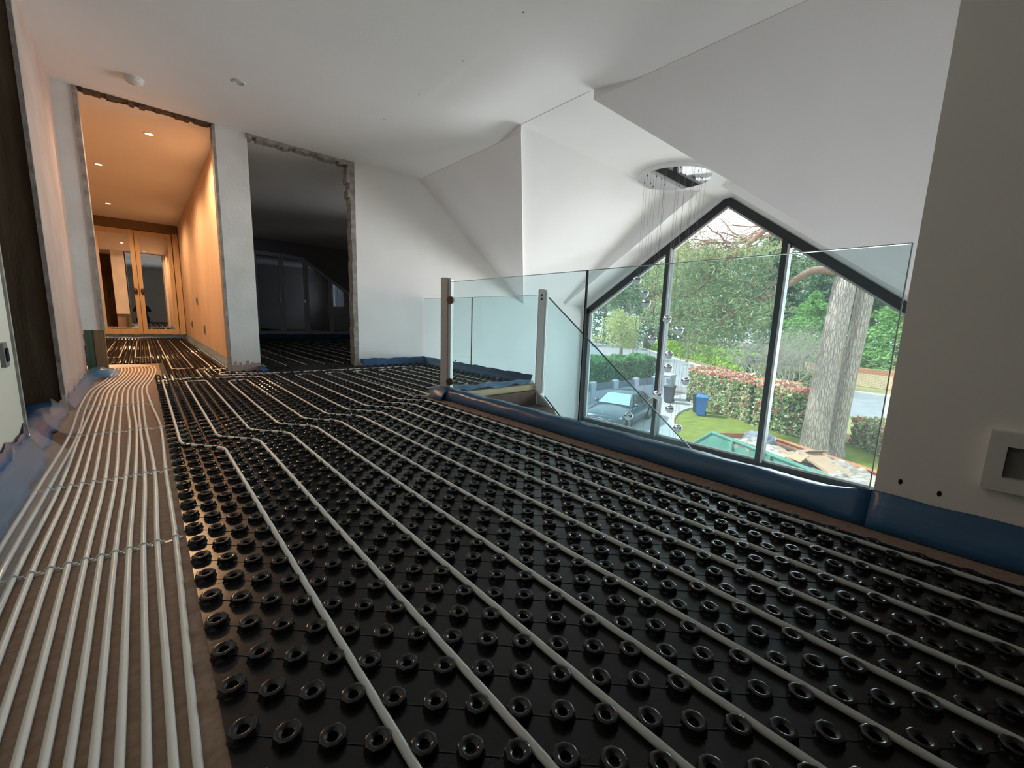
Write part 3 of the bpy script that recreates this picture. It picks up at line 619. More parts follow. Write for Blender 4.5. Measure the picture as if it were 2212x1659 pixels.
socket(0.73, 10.2, 0.36, -1, 'dark socket box at the far end of the corridor wall', 0.06, 0.07)
for y, z in ((0.09, 0.17), (0.0, 0.16)):
    b = MB(); b.lathe([(0.0005, 0.0), (0.008, 0.0005), (0.006, 0.002), (0.0005, 0.0025)], 9, M=Matrix.Translation((1.80, y, z)) @ Matrix.Rotation(math.radians(-90), 4, 'Y') @ Matrix.Diagonal((1.2, 0.7, 1, 1))); tag(b.build('wall_chip', 'hole_black'), 'small dark chip in the dim right wall above the film, %s of two' % ('left' if y > 0.05 else 'right'), 'chip', 'chips in the right wall')
# exposed studs at the foot of the nib
mat('stud_green', (0.06, 0.10, 0.07), 0.9, 0.15, col2=(0.10, 0.15, 0.11), vscale=6, stretch=(6, 6, 0.6))
mat('stud_brown', (0.17, 0.115, 0.07), 0.9, 0.15, col2=(0.25, 0.17, 0.10), vscale=6, stretch=(6, 6, 0.6), bump=0.3, bscale=20)
r = empty('timber_studs', (-0.36, 5.25, 0)); tag(r, 'exposed green and brown timber studs under the pale nib', 'timber stud')
b = MB(); b.box(-0.035, 0.025, -0.045, 0.06, 0, 0.438); b.build('stud', 'stud_green', r)
b = MB(); b.box(0.025, 0.095, -0.05, 0.06, 0, 0.438); b.build('stud', 'stud_brown', r)
# ------------------------------------------------------------------ mirrored wardrobe at the end of the corridor
mat('maple', (0.62, 0.45, 0.27), 0.5, 0.3, col2=(0.72, 0.54, 0.34), vscale=3, stretch=(8, 8, 0.5))
mat('maple_dark', (0.20, 0.13, 0.08), 0.6, 0.3)
mat('mirror', (0.80, 0.80, 0.80), 0.015, 0.5, metal=1.0)
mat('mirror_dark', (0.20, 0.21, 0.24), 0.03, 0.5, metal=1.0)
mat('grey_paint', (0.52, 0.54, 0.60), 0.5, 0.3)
YWD = 11.95
wd = empty('wardrobe', (0.0, YWD, 0)); tag(wd, 'maple fitted wardrobe with mirrored doors at the end of the lit corridor', 'wardrobe')
b = MB(); b.box(-1.9, 0.72, 0.03, 0.14, 0.0, 2.26); b.build('carcass', 'maple_dark', wd)
b = MB(); b.box(-1.9, 0.72, -0.03, 0.14, 2.26, 2.44); b.build('fascia', 'maple_dark', wd)
b = MB(); b.box(0.62, 0.72, -0.03, 0.03, 0, 2.26); b.build('end_stile', 'maple', wd)
edges = [-1.9, -1.27, -0.62, 0.0, 0.61]
for i in range(4):
    a, c = edges[i] + 0.004, edges[i+1] - 0.004; s = 0.07
    d = empty('door', ((a+c)/2, 0, 0)); d.parent = wd; hw = (c - a)/2
    b = MB(); b.box(-hw, -hw+s, -0.02, 0.025, 0.10, 2.25); b.box(hw-s, hw, -0.02, 0.025, 0.10, 2.25); b.box(-hw+s, hw-s, -0.02, 0.025, 0.10, 0.20); b.box(-hw+s, hw-s, -0.02, 0.025, 2.15, 2.25); b.build('door_frame', 'maple', d)
    b = MB(); b.box(-hw+s, hw-s, -0.004, 0.004, 0.20, 2.15); b.build('mirror', 'mirror', d)
    sx = 1 if i % 2 == 0 else -1
    b = MB(); b.lathe([(0.0005, -0.035), (0.02, -0.035), (0.026, -0.028), (0.026, -0.022), (0.010, -0.018), (0.010, 0)], 16, M=Matrix.Translation((sx*(hw - 0.05), -0.02, 1.0)) @ Matrix.Rotation(math.radians(-90), 4, 'X') @ Matrix.Diagonal((1.2, 2.6, 1, 1))); b.build('knob', 'bronze', d, smooth=True)
b = MB(); b.box(-1.9, 0.72, -0.01, 0.14, 0, 0.10); b.build('plinth', 'maple', wd)
# dark wardrobes of the bedroom, tops following the roof slope
wd2 = empty('wardrobe', (3.0, YWD, 0)); tag(wd2, 'grey framed wardrobe with dark mirror doors in the unlit bedroom', 'wardrobe')
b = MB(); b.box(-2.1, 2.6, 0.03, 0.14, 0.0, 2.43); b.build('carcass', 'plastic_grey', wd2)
top = lambda x: 2.13 if x < 0.2 else max(0.75, 2.13 - 0.70*(x - 0.2))
xs2 = [-2.04, -1.45, -0.86, -0.27, 0.31, 0.92, 1.5, 2.08]
for i in range(7):
    a, c = xs2[i] + 0.003, xs2[i+1] - 0.003; s = 0.055
    d = empty('door', (0, 0, 0)); d.parent = wd2
    b = MB()
    b.prism([(a, -0.02, 0.1), (a+s, -0.02, 0.1), (a+s, -0.02, top(a+s)), (a, -0.02, top(a))], (0, 0.04, 0)); b.prism([(c-s, -0.02, 0.1), (c, -0.02, 0.1), (c, -0.02, top(c)), (c-s, -0.02, top(c-s))], (0, 0.04, 0))
    b.box(a+s, c-s, -0.02, 0.02, 0.1, 0.18); b.prism([(a+s, -0.02, top(a+s)-0.09), (c-s, -0.02, top(c-s)-0.09), (c-s, -0.02, top(c-s)), (a+s, -0.02, top(a+s))], (0, 0.04, 0)); b.build('door_frame', 'grey_paint', d)
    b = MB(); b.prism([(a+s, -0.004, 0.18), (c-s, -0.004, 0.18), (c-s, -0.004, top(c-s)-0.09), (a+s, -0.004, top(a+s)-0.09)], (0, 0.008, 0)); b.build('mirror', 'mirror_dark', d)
    b = MB(); b.box(c - 0.06, c - 0.045, -0.05, -0.02, 0.93, 1.0); b.build('handle', 'mirror_chrome', d)
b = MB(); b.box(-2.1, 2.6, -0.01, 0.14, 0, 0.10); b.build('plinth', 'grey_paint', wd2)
b = MB(); b.box(6.02, 6.06, 5.75, 5.81, 0.9, 2.0); b.box(6.02, 6.06, 7.09, 7.15, 0.9, 2.0); b.box(6.02, 6.06, 6.41, 6.47, 0.9, 2.0); b.box(6.02, 6.06, 5.75, 7.15, 0.9, 0.96); b.box(6.02, 6.06, 5.75, 7.15, 1.94, 2.0)
wv = struct(b.build('window_2', 'white_gloss'), 'small window of the dark bedroom')
b = MB(); b.box(6.035, 6.04, 5.8, 7.1, 0.95, 1.95); o = b.build('pane', 'pane_hazed', wv)
# ================================================================== outdoors
GZ = -4.0
mat('grass', (0.13, 0.175, 0.03), 0.95, 0.1, col2=(0.23, 0.26, 0.055), vscale=2.5, bump=0.5, bscale=60)
mat('drive_paving', (0.36, 0.36, 0.37), 0.9, 0.2, col2=(0.44, 0.44, 0.45), vscale=3, bump=0.1, bscale=50)
mat('tarmac', (0.25, 0.26, 0.28), 0.9, 0.2, col2=(0.31, 0.32, 0.34), vscale=1.2)
mat('tarmac_old', (0.22, 0.19, 0.18), 0.9, 0.2, col2=(0.28, 0.25, 0.23), vscale=1.6)
mat('verge', (0.34, 0.26, 0.17), 0.95, 0.1, col2=(0.28, 0.30, 0.12), vscale=0.6)
mat('kerb_stone', (0.5, 0.49, 0.47), 0.9, 0.2)
mat('soil', (0.16, 0.11, 0.075), 0.95, 0.1, col2=(0.24, 0.18, 0.11), vscale=4)
def ground(name, poly, z, m, label):
    b = MB(); b.prism([(x, y, z - 0.3) for x, y in poly], (0, 0, 0.3)); return struct(b.build(name, m), label)
ground('ground', [(6.6, -40), (140, -40), (140, 90), (6.6, 90)], GZ - 0.02, 'verge', 'rough verge and woodland floor')
ground('driveway', [(6.9, 5.0), (6.9, 16), (27, 14.0), (28, 12.0), (24.5, 10.2), (23.4, 10.2), (21.5, 10.1), (19.5, 9.5), (17.5, 8.4), (15.4, 7.0), (13.2, 4.6)], GZ, 'drive_paving', 'pale paved driveway')
ground('lawn', [(13.3, 4.6), (15.5, 6.9), (17.5, 8.25), (19.5, 9.3), (21.5, 9.9), (23.4, 10.0), (25, 9.0), (23, 5), (20.8, 1.5), (19, -3), (13, -3)], GZ + 0.012, 'grass', 'bright green front lawn')
b = MB()
edge = spline([(12.6, 3.6, GZ + 0.015), (13.3, 4.65, GZ + 0.015), (15.5, 6.95, GZ + 0.015), (17.5, 8.32, GZ + 0.015), (19.5, 9.4, GZ + 0.015), (21.5, 10.0, GZ + 0.015), (23.4, 10.1, GZ + 0.015)], 6); b.tube(edge, 0.07, 5)
struct(b.build('kerb_lawn', 'kerb_stone'), 'curved stone edging round the lawn')
ground('pavement', [(24.4, 10.2), (28, 12.0), (27, 14), (26.2, 16.5), (30.5, 16.8), (32, 13), (29.5, 9), (27, 5), (24, 5)], GZ + 0.01, 'tarmac_old', 'brownish tarmac pavement crossing')
ground('road', [(30.5, 16.8), (27, 22), (34, 45), (74, 72), (90, 66), (76, 45.5), (54, 26), (45, 17.5), (40.5, 7), (38, -15), (27, -15), (29, 5), (31, 11)], GZ + 0.015, 'tarmac', 'grey road curving away')
b = MB(); b.tube([(38, -15, GZ + 0.04), (40.5, 7, GZ + 0.04), (45, 17.5, GZ + 0.04), (54, 26, GZ + 0.04), (76, 45.5, GZ + 0.04)], 0.13, 5)
struct(b.build('kerb_road', 'kerb_stone'), 'pale kerb on the far side of the road')
# ------------------------------------------------------------------ leaf and branch makers
def leaf_cloud(b, n, place, size, q, long=1.6, flat=0.0, mats=1, pick=None):
    """n small pointed leaves (two triangles folded on the midrib) at the points given by place()"""
    for _ in range(n):
        p = place(); p = Vector(p); s = size*(0.6 + 0.8*q.random())
        d = Vector((q.gauss(0, 1), q.gauss(0, 1), q.gauss(0, 1)*(1 - flat))).normalized(); e = d.cross(Vector((q.gauss(0, 1), q.gauss(0, 1), q.gauss(0, 1)))).normalized(); nn = d.cross(e)*s*0.15
        b.cur = (pick(p) if pick else q.randrange(mats))
        b.add([p - d*s*long*0.5, p + e*s*0.5 + nn, p + d*s*long*0.5, p - e*s*0.5 + nn], [(0, 1, 2), (0, 2, 3)])
    b.cur = 0
def branch(b, p, d, L, r, depth, q, spread=0.7, seg=5, up=0.0, kids=3, tips=None, wob=0.25, shrink=0.62):
    pts = [Vector(p)]; rr = [r]; dd = Vector(d).normalized(); n = 4
    for k in range(n):
        dd = (dd + Vector((q.gauss(0, wob), q.gauss(0, wob), q.gauss(0, wob) + up))).normalized(); pts.append(pts[-1] + dd*L/n); rr.append(r*(1 - 0.55*(k+1)/n))
    b.tube(pts, rr, seg if depth > 0 else 3, False)
    if depth == 0:
        if tips is not None: tips += pts[1:]
        return
    for k in range(kids):
        t = 0.35 + 0.65*(k + q.random()*0.6)/kids; i = min(n - 1, int(t*n)); pp = pts[i].lerp(pts[i+1], t*n - i if t*n - i < 1 else 1)
        nd = (dd + Vector((q.gauss(0, spread), q.gauss(0, spread), q.gauss(0, spread*0.7)))).normalized()
        branch(b, pp, nd, L*shrink*(0.8 + 0.4*q.random()), rr[i]*0.6, depth - 1, q, spread, max(3, seg - 1), up, kids, tips, wob, shrink)
def bark(name, c1, c2, s):
    m = mat(name, c1, 0.95, 0.1, col2=c2, vscale=s, stretch=(2.0, 2.0, 0.42), bump=1.0, bscale=s*1.6, detail=8)
    nt = m.node_tree; v = nt.nodes.new('ShaderNodeTexVoronoi'); v.inputs['Scale'].default_value = s*0.9; v.feature = 'DISTANCE_TO_EDGE'
    mp = [x for x in nt.nodes if x.type == 'MAPPING'][0]; nt.links.new(mp.outputs[0], v.inputs[0])
    mr = nt.nodes.new('ShaderNodeMapRange'); mr.inputs[1].default_value = 0.0; mr.inputs[2].default_value = 0.14; mr.inputs[3].default_value = 0.68; mr.inputs[4].default_value = 1.0
    nt.links.new(v.outputs['Distance'], mr.inputs[0])
    b = nt.nodes['Principled BSDF']; src = b.inputs['Base Color'].links[0].from_socket
    mx = nt.nodes.new('ShaderNodeMix'); mx.data_type = 'RGBA'; mx.blend_type = 'MULTIPLY'; mx.inputs[0].default_value = 1.0
    nt.links.new(src, mx.inputs[6]); nt.links.new(mr.outputs[0], mx.inputs[7]); nt.links.new(mx.outputs[2], b.inputs['Base Color'])
    bp = [x for x in nt.nodes if x.type == 'BUMP'][0]; bp.inputs['Distance'].default_value = 0.06
    nt.links.new(mr.outputs[0], bp.inputs['Height'])
    return m
bark('bark_pine', (0.46, 0.36, 0.31), (0.64, 0.53, 0.47), 7.5)
mat('bark_orange', (0.38, 0.20, 0.10), 0.95, 0.1, col2=(0.48, 0.28, 0.16), vscale=5)
mat('bark_grey', (0.22, 0.19, 0.16), 0.95, 0.1, col2=(0.34, 0.30, 0.25), vscale=6)
mat('bark_red', (0.24, 0.14, 0.10), 0.95, 0.1, col2=(0.36, 0.24, 0.18), vscale=6)
mat('twig_pale', (0.38, 0.35, 0.29), 0.95, 0.1)
def leafm(name, c, tr=0.35):
    m = bpy.data.materials.new(name); m.use_nodes = True; nt = m.node_tree; b = nt.nodes['Principled BSDF']
    b.inputs['Base Color'].default_value = (*c, 1); b.inputs['Roughness'].default_value = 0.6; b.inputs['Specular IOR Level'].default_value = 0.3
    t = nt.nodes.new('ShaderNodeBsdfTranslucent'); t.inputs[0].default_value = (*[min(1, x*1.2) for x in c], 1); mx = nt.nodes.new('ShaderNodeMixShader'); mx.inputs[0].default_value = tr
    o = nt.nodes['Material Output']; nt.links.new(b.outputs[0], mx.inputs[1]); nt.links.new(t.outputs[0], mx.inputs[2]); nt.links.new(mx.outputs[0], o.inputs[0]); MATS[name] = m
for n, c in dict(fir_a=(0.090, 0.184, 0.119), fir_b=(0.141, 0.257, 0.155), fir_c=(0.199, 0.300, 0.155), pine_a=(0.155, 0.257, 0.133), pine_b=(0.257, 0.344, 0.155), pine_c=(0.358, 0.402, 0.199), lime_a=(0.445, 0.619, 0.112), lime_b=(0.329, 0.503, 0.082), cyp_a=(0.184, 0.358, 0.112), cyp_b=(0.271, 0.460, 0.155), willow_a=(0.503, 0.532, 0.242), willow_b=(0.387, 0.445, 0.199),
                 pho_green=(0.242, 0.358, 0.133), pho_pale=(0.662, 0.692, 0.445), pho_red=(0.60, 0.17, 0.15), hedge_a=(0.112, 0.257, 0.112), hedge_b=(0.170, 0.358, 0.141), rust=(0.445, 0.184, 0.155), dry_a=(0.488, 0.430, 0.242), dry_b=(0.387, 0.402, 0.184)).items(): leafm(n, c)
# ------------------------------------------------------------------ big twin-stemmed pine in front of the house
q = random.Random(21)
pine = empty('pine_tree', (18.4, 3.1, GZ)); tag(pine, 'huge twin-stemmed pine with furrowed bark in front of the house', 'tree')
def trunk(pts, name, m, parent, seg=22, amp=0.05):
    b = MB(); rings = []
    cs = spline([p[:3] for p in pts], 5); rs = spline([(p[3], 0, 0) for p in pts], 5)
    for i, c in enumerate(cs):
        ring = []
        for k in range(seg):
            a = 2*math.pi*k/seg; r = rs[i].x*(1 + amp*math.sin(3*a + i*0.35) + amp*0.7*math.sin(5*a - i*0.2 + 1))
            ring.append((c.x + r*math.cos(a), c.y + r*math.sin(a), c.z))
        rings.append(ring)
    b.loft(rings, False, True); return b.build(name, m, parent, smooth=True)
trunk([(0, 0.26, -0.1, 0.52), (0.0, 0.26, 0.5, 0.435), (0.0, 0.25, 2.0, 0.39), (0.02, 0.22, 4.0, 0.355), (0.05, 0.12, 6.2, 0.33), (0.1, 0.0, 7.4, 0.31), (0.2, -0.1, 11.0, 0.27), (0.2, -0.2, 14, 0.2)], 'trunk', 'bark_pine', pine)
trunk([(0.75, -0.22, -0.1, 0.36), (0.8, -0.22, 0.6, 0.29), (0.85, -0.26, 2.5, 0.27), (0.85, -0.34, 5, 0.26), (0.8, -0.42, 7.6, 0.25), (0.7, -0.5, 12, 0.2)], 'trunk', 'bark_pine', pine, 18)
b = MB(); b.lathe([(0.16, 0), (0.20, 0.04), (0.17, 0.16), (0.0005, 0.17)], 14, M=Matrix.Translation((-0.26, 0.36, 7.1)) @ Matrix.Rotation(math.radians(-65), 4, 'Y') @ Matrix.Rotation(math.radians(20), 4, 'X')); b.build('cut_limb', 'pale_pine', pine, smooth=True)
limb = MB(); tips = []
P0 = [(-0.15, 0.35, 6.7), (-0.5, 0.95, 6.75), (-0.7, 1.5, 6.35), (-0.9, 2.2, 5.8), (-1.2, 3.0, 5.3), (-1.2, 3.8, 5.0), (-1.1, 4.6, 5.1)]
limb.tube(spline(P0, 4), [0.15 - 0.11*i/24 for i in range(25)], 8)
P1 = [(0.0, 0.2, 10.2), (-0.5, 1.2, 9.6), (-0.9, 2.4, 8.4), (-1.1, 3.2, 7.6), (-1.3, 4.1, 6.6), (-1.4, 4.9, 5.9)]
limb.tube(spline(P1, 4), [0.15 - 0.11*i/20 for i in range(21)], 8)
P2 = [(0.0, 0.2, 9.0), (-0.4, 1.0, 8.8), (-0.8, 2.0, 8.2), (-1.0, 3.0, 7.9), (-1.2, 3.8, 7.9)]
limb.tube(spline(P2, 4), [0.13 - 0.1*i/16 for i in range(17)], 7)
for PP in (P0, P1, P2):
    for i in range(2, len(PP)):
        for _ in range(5):
            d = Vector((q.gauss(0, 0.8), 0.8 + q.random(), q.gauss(0, 0.6)))
            branch(limb, PP[i], d, 1.5, 0.035, 2, q, 0.7, 4, -0.05, 3, tips)
limb.build('limb', 'bark_red', pine, smooth=True, fix=False)
fol = MB(); centres = [t for t in tips if 1.6 < t.y < 5.6 and t.z < 7.6]
leaf_cloud(fol, 13000, lambda: q.choice(centres) + Vector((q.gauss(0, 0.28), q.gauss(0, 0.28), q.gauss(0, 0.2))), 0.042, q, 5.0, 0.2, 3)
tag(fol.build('foliage', ['pine_a', 'pine_b', 'pine_c'], pine, fix=False), kind='stuff')
# ------------------------------------------------------------------ woodland and street trees, each a thing with trunk and foliage
def tree_mesh_conifer(seed, h, w, n, size, ms):
    q = random.Random(seed); t = MB(); t.tube([(0, 0, -0.2), (0.05, 0, h*0.5), (0, 0.05, h*0.97)], [0.32, 0.2, 0.03], 7)
    f = MB(); tiers = int(h/0.9)
    def pl():
        u = q.random()**0.8; z = h*(0.06 + 0.94*u); k = math.floor(z/0.9)*0.9; r = w*(1 - u)**0.75*(0.75 + 0.5*abs(math.sin(z*2.3 + seed))); a = q.random()*6.283; lob = 1 + 0.25*math.sin(5*a + z); rr = r*lob*(0.55 + 0.5*q.random())
        return (rr*math.cos(a), rr*math.sin(a), z - 0.25*rr)
    leaf_cloud(f, n, pl, size, q, 2.2, 0.5, ms)
    return t.mesh('trunk', True, False), f.mesh('foliage', False, False)
def tree_mesh_round(seed, h, w, n, size, ms, trunk_h=0.35, blobs=26):
    q = random.Random(seed); t = MB(); tips = []
    t.tube([(0, 0, -0.2), (0.05, 0.03, h*trunk_h), (0.0, 0.1, h*0.75)], [0.28, 0.2, 0.08], 8)
    for k in range(7): branch(t, (0, 0.03, h*trunk_h*(0.8 + 0.08*k)), (q.gauss(0, 1), q.gauss(0, 1), 0.8), h*0.3, 0.09, 2, q, 0.6, 4, 0.03, 3)
    cs = []
    for k in range(blobs):
        a = q.random()*6.283; z = h*(trunk_h + (1 - trunk_h)*q.random()); r = w*math.sqrt(q.random())*math.sqrt(max(0.06, 1 - abs((z/h - 0.62)/0.45)**2)); cs.append((Vector((r*math.cos(a), r*math.sin(a), z)), w*(0.22 + 0.18*q.random())))
    f = MB()
    def pl():
        c, r = q.choice(cs); d = Vector((q.gauss(0, 1), q.gauss(0, 1), q.gauss(0, 1))).normalized(); return c + d*r*(0.55 + 0.5*q.random())*Vector((1, 1, 0.7)).length/1.58
    leaf_cloud(f, n, pl, size, q, 2.0, 0.3, ms)
    return t.mesh('trunk', True, False), f.mesh('foliage', False, False)
PROT = {'fir': (tree_mesh_conifer(1, 16, 4.2, 9000, 0.20, 3), 'bark_grey', ['fir_a', 'fir_b', 'fir_c']),
        'pine': (tree_mesh_round(2, 17, 4.6, 9000, 0.17, 3, 0.4, 30), 'bark_orange', ['pine_a', 'pine_b', 'fir_b']),
        'cypress': (tree_mesh_conifer(3, 9, 4.4, 9000, 0.15, 2), 'bark_grey', ['cyp_a', 'cyp_b']),
        'broad': (tree_mesh_round(4, 15, 5.2, 9000, 0.16, 3, 0.25, 36), 'bark_grey', ['pine_b', 'pine_c', 'dry_b']),
        'willow': (tree_mesh_round(5, 6.0, 3.4, 5000, 0.12, 2, 0.35, 26), 'bark_grey', ['willow_a', 'willow_b']),
        'rusty': (tree_mesh_round(6, 11, 3.6, 5000, 0.16, 2, 0.2, 24), 'bark_grey', ['rust', 'dry_a'])}
for k, ((t, f), bm_, lm) in PROT.items():
    t.materials.append(MATS[bm_])
    for m in lm: f.materials.append(MATS[m])
def tree(kind, x, y, s, rz, label, sz=1.0, z=GZ):
    (t, f), _, _ = PROT[kind]; r = empty(kind + '_tree', (x, y, z), rz); r.scale = (s, s, s*sz); tag(r, label, 'tree', 'trees beyond the road')
    a = bpy.data.objects.new('trunk', t); c = bpy.data.objects.new('foliage', f); c['kind'] = 'stuff'
    for o in (a, c): COL.objects.link(o); o.parent = r
    return r
tree('willow', 49, 32, 1.0, 0.3, 'small pale yellow-green tree at the road bend')
tree('rusty', 66, 56, 1.1, 0.9, 'rust-coloured tree at the left edge of the window')
tree('fir', 84, 60, 1.35, 0.0, 'tall dark fir at the far left beyond the road')
tree('fir', 76, 48, 1.25, 1.3, 'tall dark fir behind the white cabinet')
tree('pine', 80, 52, 1.2, 2.0, 'high pine crown above the left pane')
tree('fir', 72, 41, 1.15, 2.2, 'tall dark fir behind the street lamp')
tree('pine', 68, 36, 1.25, 0.4, 'tall pine left of the first mullion')
tree('broad', 62, 30, 1.15, 1.0, 'pale olive tree right of the first mullion')
tree('broad', 66, 27, 0.95, 2.6, 'hazy olive tree under the sky gap')
tree('fir', 74, 32, 1.0, 0.7, 'dark fir standing behind the olive trees')
tree('pine', 60, 22, 0.95, 1.9, 'pine crown in the middle of the centre pane')
tree('fir', 58, 17.5, 1.05, 2.9, 'dark fir behind the drooping pine limb')
tree('pine', 60, 13.5, 1.15, 0.2, 'pine left of the second mullion')
tree('fir', 57, 10.5, 1.1, 1.1, 'dark fir right behind the second mullion')
tree('cypress', 51, 11, 0.95, 1.6, 'broad green cypress left of the great trunk')
tree('cypress', 52, 3.5, 1.15, 0.6, 'broad green cypress over the brick wall')
tree('pine', 60, 6.5, 1.1, 2.4, 'orange-stemmed pine right of the great trunk')
tree('fir', 64, 2.0, 1.2, 0.9, 'dark fir at the right edge of the window')
tree('broad', 58, -3.0, 1.1, 0.2, 'tree beyond the brick wall at the far right')
tree('fir', 88, 44, 1.5, 0.2, 'distant tall fir behind the pines at the left')
tree('fir', 82, 22, 1.1, 1.2, 'distant fir behind the centre pane')
tree('fir', 80, 10, 1.35, 2.0, 'distant fir behind the great trunk')
# bare trees
def bare(name, x, y, h, seed, label, m='bark_grey', depth=4, kids=3, z=GZ, r=0.16, spread=0.75, stems=1, group='bare trees and shrubs'):
    q = random.Random(seed); b = MB()
    for s in range(stems):
        d = Vector((q.gauss(0, 0.5), q.gauss(0, 0.5), 1)) if stems > 1 else Vector((0, 0, 1))
        branch(b, (q.gauss(0, 0.12*(stems > 1)), q.gauss(0, 0.12*(stems > 1)), 0), d, h*0.42, r, depth, q, spread, 6, 0.06, kids, None, 0.16, 0.68)
    rt = empty(name, (x, y, z)); tag(rt, label, 'tree', group); b.build('branches', m, rt, fix=False); return rt
bare('bare_tree', 51.6, 24, 6.0, 5, 'small bare street tree right of the first mullion', 'bark_red', 5, 4, r=0.17, spread=0.8)
bare('bare_shrub', 38, 11.8, 6.2, 6, 'pale leafless shrub left of the second mullion', 'twig_pale', 4, 4, r=0.06, stems=10)
bare('bare_shrub', 36.5, 9.0, 6.5, 7, 'tangled leafless shrub behind the second mullion', 'twig_pale', 4, 4, r=0.06, stems=10)
bare('bare_shrub', 41, 9.4, 7.0, 8, 'tall leafless shrub left of the great trunk', 'twig_pale', 4, 4, r=0.05, stems=8)
bare('bare_tree', 60, 37, 12.0, 9, 'tall leafless tree between the pines on the left', 'twig_pale', 5, 3, r=0.2)
bare('bare_tree', 53, 24.5, 12.5, 10, 'tall leafless tree in front of the olive trees', 'twig_pale', 5, 3, r=0.16)
# ------------------------------------------------------------------ hedges
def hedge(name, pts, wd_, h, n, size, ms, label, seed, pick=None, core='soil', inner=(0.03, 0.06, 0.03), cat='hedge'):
    q = random.Random(seed); P = [Vector((x, y, 0)) for x, y in pts]; r = empty(name, (P[0].x, P[0].y, GZ)); tag(r, label, cat)
    segs = [(P[i], P[i+1]) for i in range(len(P)-1)]; ls = [(b_-a_).length for a_, b_ in segs]
    cb = MB()
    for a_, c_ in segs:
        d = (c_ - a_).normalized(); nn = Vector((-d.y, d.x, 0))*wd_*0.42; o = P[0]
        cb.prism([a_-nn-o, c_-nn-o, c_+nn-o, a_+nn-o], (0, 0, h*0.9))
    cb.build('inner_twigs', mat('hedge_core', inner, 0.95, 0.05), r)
    f = MB()
    def pl():
        u = q.random()*sum(ls); k = 0
        while u > ls[k] and k < len(ls)-1: u -= ls[k]; k += 1
        a_, c_ = segs[k]; d = (c_-a_).normalized(); nn = Vector((-d.y, d.x, 0)); s = q.random(); bul = 1 + 0.10*math.sin(u*2.2 + seed) + 0.06*math.sin(u*5)
        hh = h*(1 + 0.05*math.sin(u*3.1) + 0.03*math.sin(u*9))
        if s < 0.34: o = (q.random()*2-1)*wd_*0.5*bul; z = hh + q.gauss(0, 0.05)
        else: o = (1 if q.random() < 0.5 else -1)*wd_*0.5*bul + q.gauss(0, 0.06); z = q.random()*hh
        return a_ + d*u + nn*o + Vector((0, 0, z)) - P[0]
    leaf_cloud(f, n, pl, size, q, 1.7, 0.0, len(ms), pick)
    tag(f.build('foliage', ms, r, fix=False), kind='stuff'); return r
qp = random.Random(4)
def phopick(p):
    if p.z > 1.93: return 2 if qp.random() < 0.55 else 1
    return 2 if qp.random() < 0.15 else (1 if qp.random() < 0.42 else 0)
hedge('photinia_hedge', [(26.2, 11.0), (24.2, 8.7), (22.4, 6.2), (21.3, 3.5)], 1.7, 2.0, 16000, 0.115, ['pho_green', 'pho_pale', 'pho_red'], 'long red-tipped hedge beside the lawn', 31, phopick)
def phopick2(p): return 2 if qp.random() < 0.2 else (1 if qp.random() < 0.45 else 0)
hedge('photinia_bush', [(22.3, 2.2), (20.6, 1.1), (19.4, -0.6)], 1.3, 1.05, 5500, 0.10, ['pho_green', 'pho_pale', 'pho_red'], 'low red-tipped bush right of the great trunk', 32, phopick2, cat='bush')
hedge('clipped_hedge', [(17.0, 16.0), (21.5, 15.75), (27.0, 15.4)], 1.5, 2.35, 12000, 0.13, ['hedge_a', 'hedge_b'], 'clipped dark green hedge behind the blue-grey fence', 33)
hedge('lime_hedge', [(80, 47), (66, 33.5), (56, 23.5), (47, 14.8)], 1.6, 1.9, 8000, 0.30, ['lime_a', 'lime_b'], 'bright yellow-green hedge along the far side of the road', 34)
hedge('verge_shrubs', [(43, 13.0), (41, 9.5), (40, 6.5)], 1.6, 1.2, 3500, 0.22, ['dry_a', 'dry_b', 'lime_b'], 'scrubby dry undergrowth below the leafless shrubs', 35, inner=(0.12, 0.10, 0.05), cat='undergrowth')
# ------------------------------------------------------------------ brick wall beyond the road
mat('brick_red', (0.38, 0.17, 0.10), 0.9, 0.15, vary=0.2, vscale=3)
mat('brick_buff', (0.46, 0.36, 0.24), 0.9, 0.15, vary=0.2, vscale=3)
mat('mortar', (0.40, 0.33, 0.26), 0.95, 0.1)
bw = empty('brick_wall', (46, 9.5, GZ)); tag(bw, 'low red and buff brick garden wall beyond the road', 'wall')
a_, c_ = Vector((47.0, 10.2, 0)), Vector((44.5, 0.5, 0)); d = (c_-a_).normalized(); LW = (c_-a_).length
ang = math.atan2(d.y, d.x); bw.rotation_euler = (0, 0, ang); bw.location = (a_.x, a_.y, GZ)
b = MB(); b.box(0, LW, -0.1, 0.1, 0, 1.55); b.build('mortar_core', 'mortar', bw)
for px0 in (0.0, LW*0.34, LW*0.67, LW - 0.45):
    b = MB(); b.box(px0, px0 + 0.45, -0.16, 0.16, 0, 1.7); b.build('pier', 'brick_buff', bw)
me_cache = {}
for mname in ('brick_red', 'brick_buff'):
    b = MB(); b.box(0.01, 0.43, -0.115, 0.115, 0.008, 0.135); me_cache[mname] = b.mesh('brick'); me_cache[mname].materials.append(MATS[mname])
nb = 0
for row in range(11):
    for k in range(int(LW/0.44)):
        if nb >= 250: break
        mname = 'brick_red' if (row > 7 or (k > 15 and row > 5)) else 'brick_buff'
        o = bpy.data.objects.new('brick', me_cache[mname]); COL.objects.link(o); o.parent = bw; o.location = (k*0.44 + (0.22 if row % 2 else 0), 0, 0.14*row); nb += 1
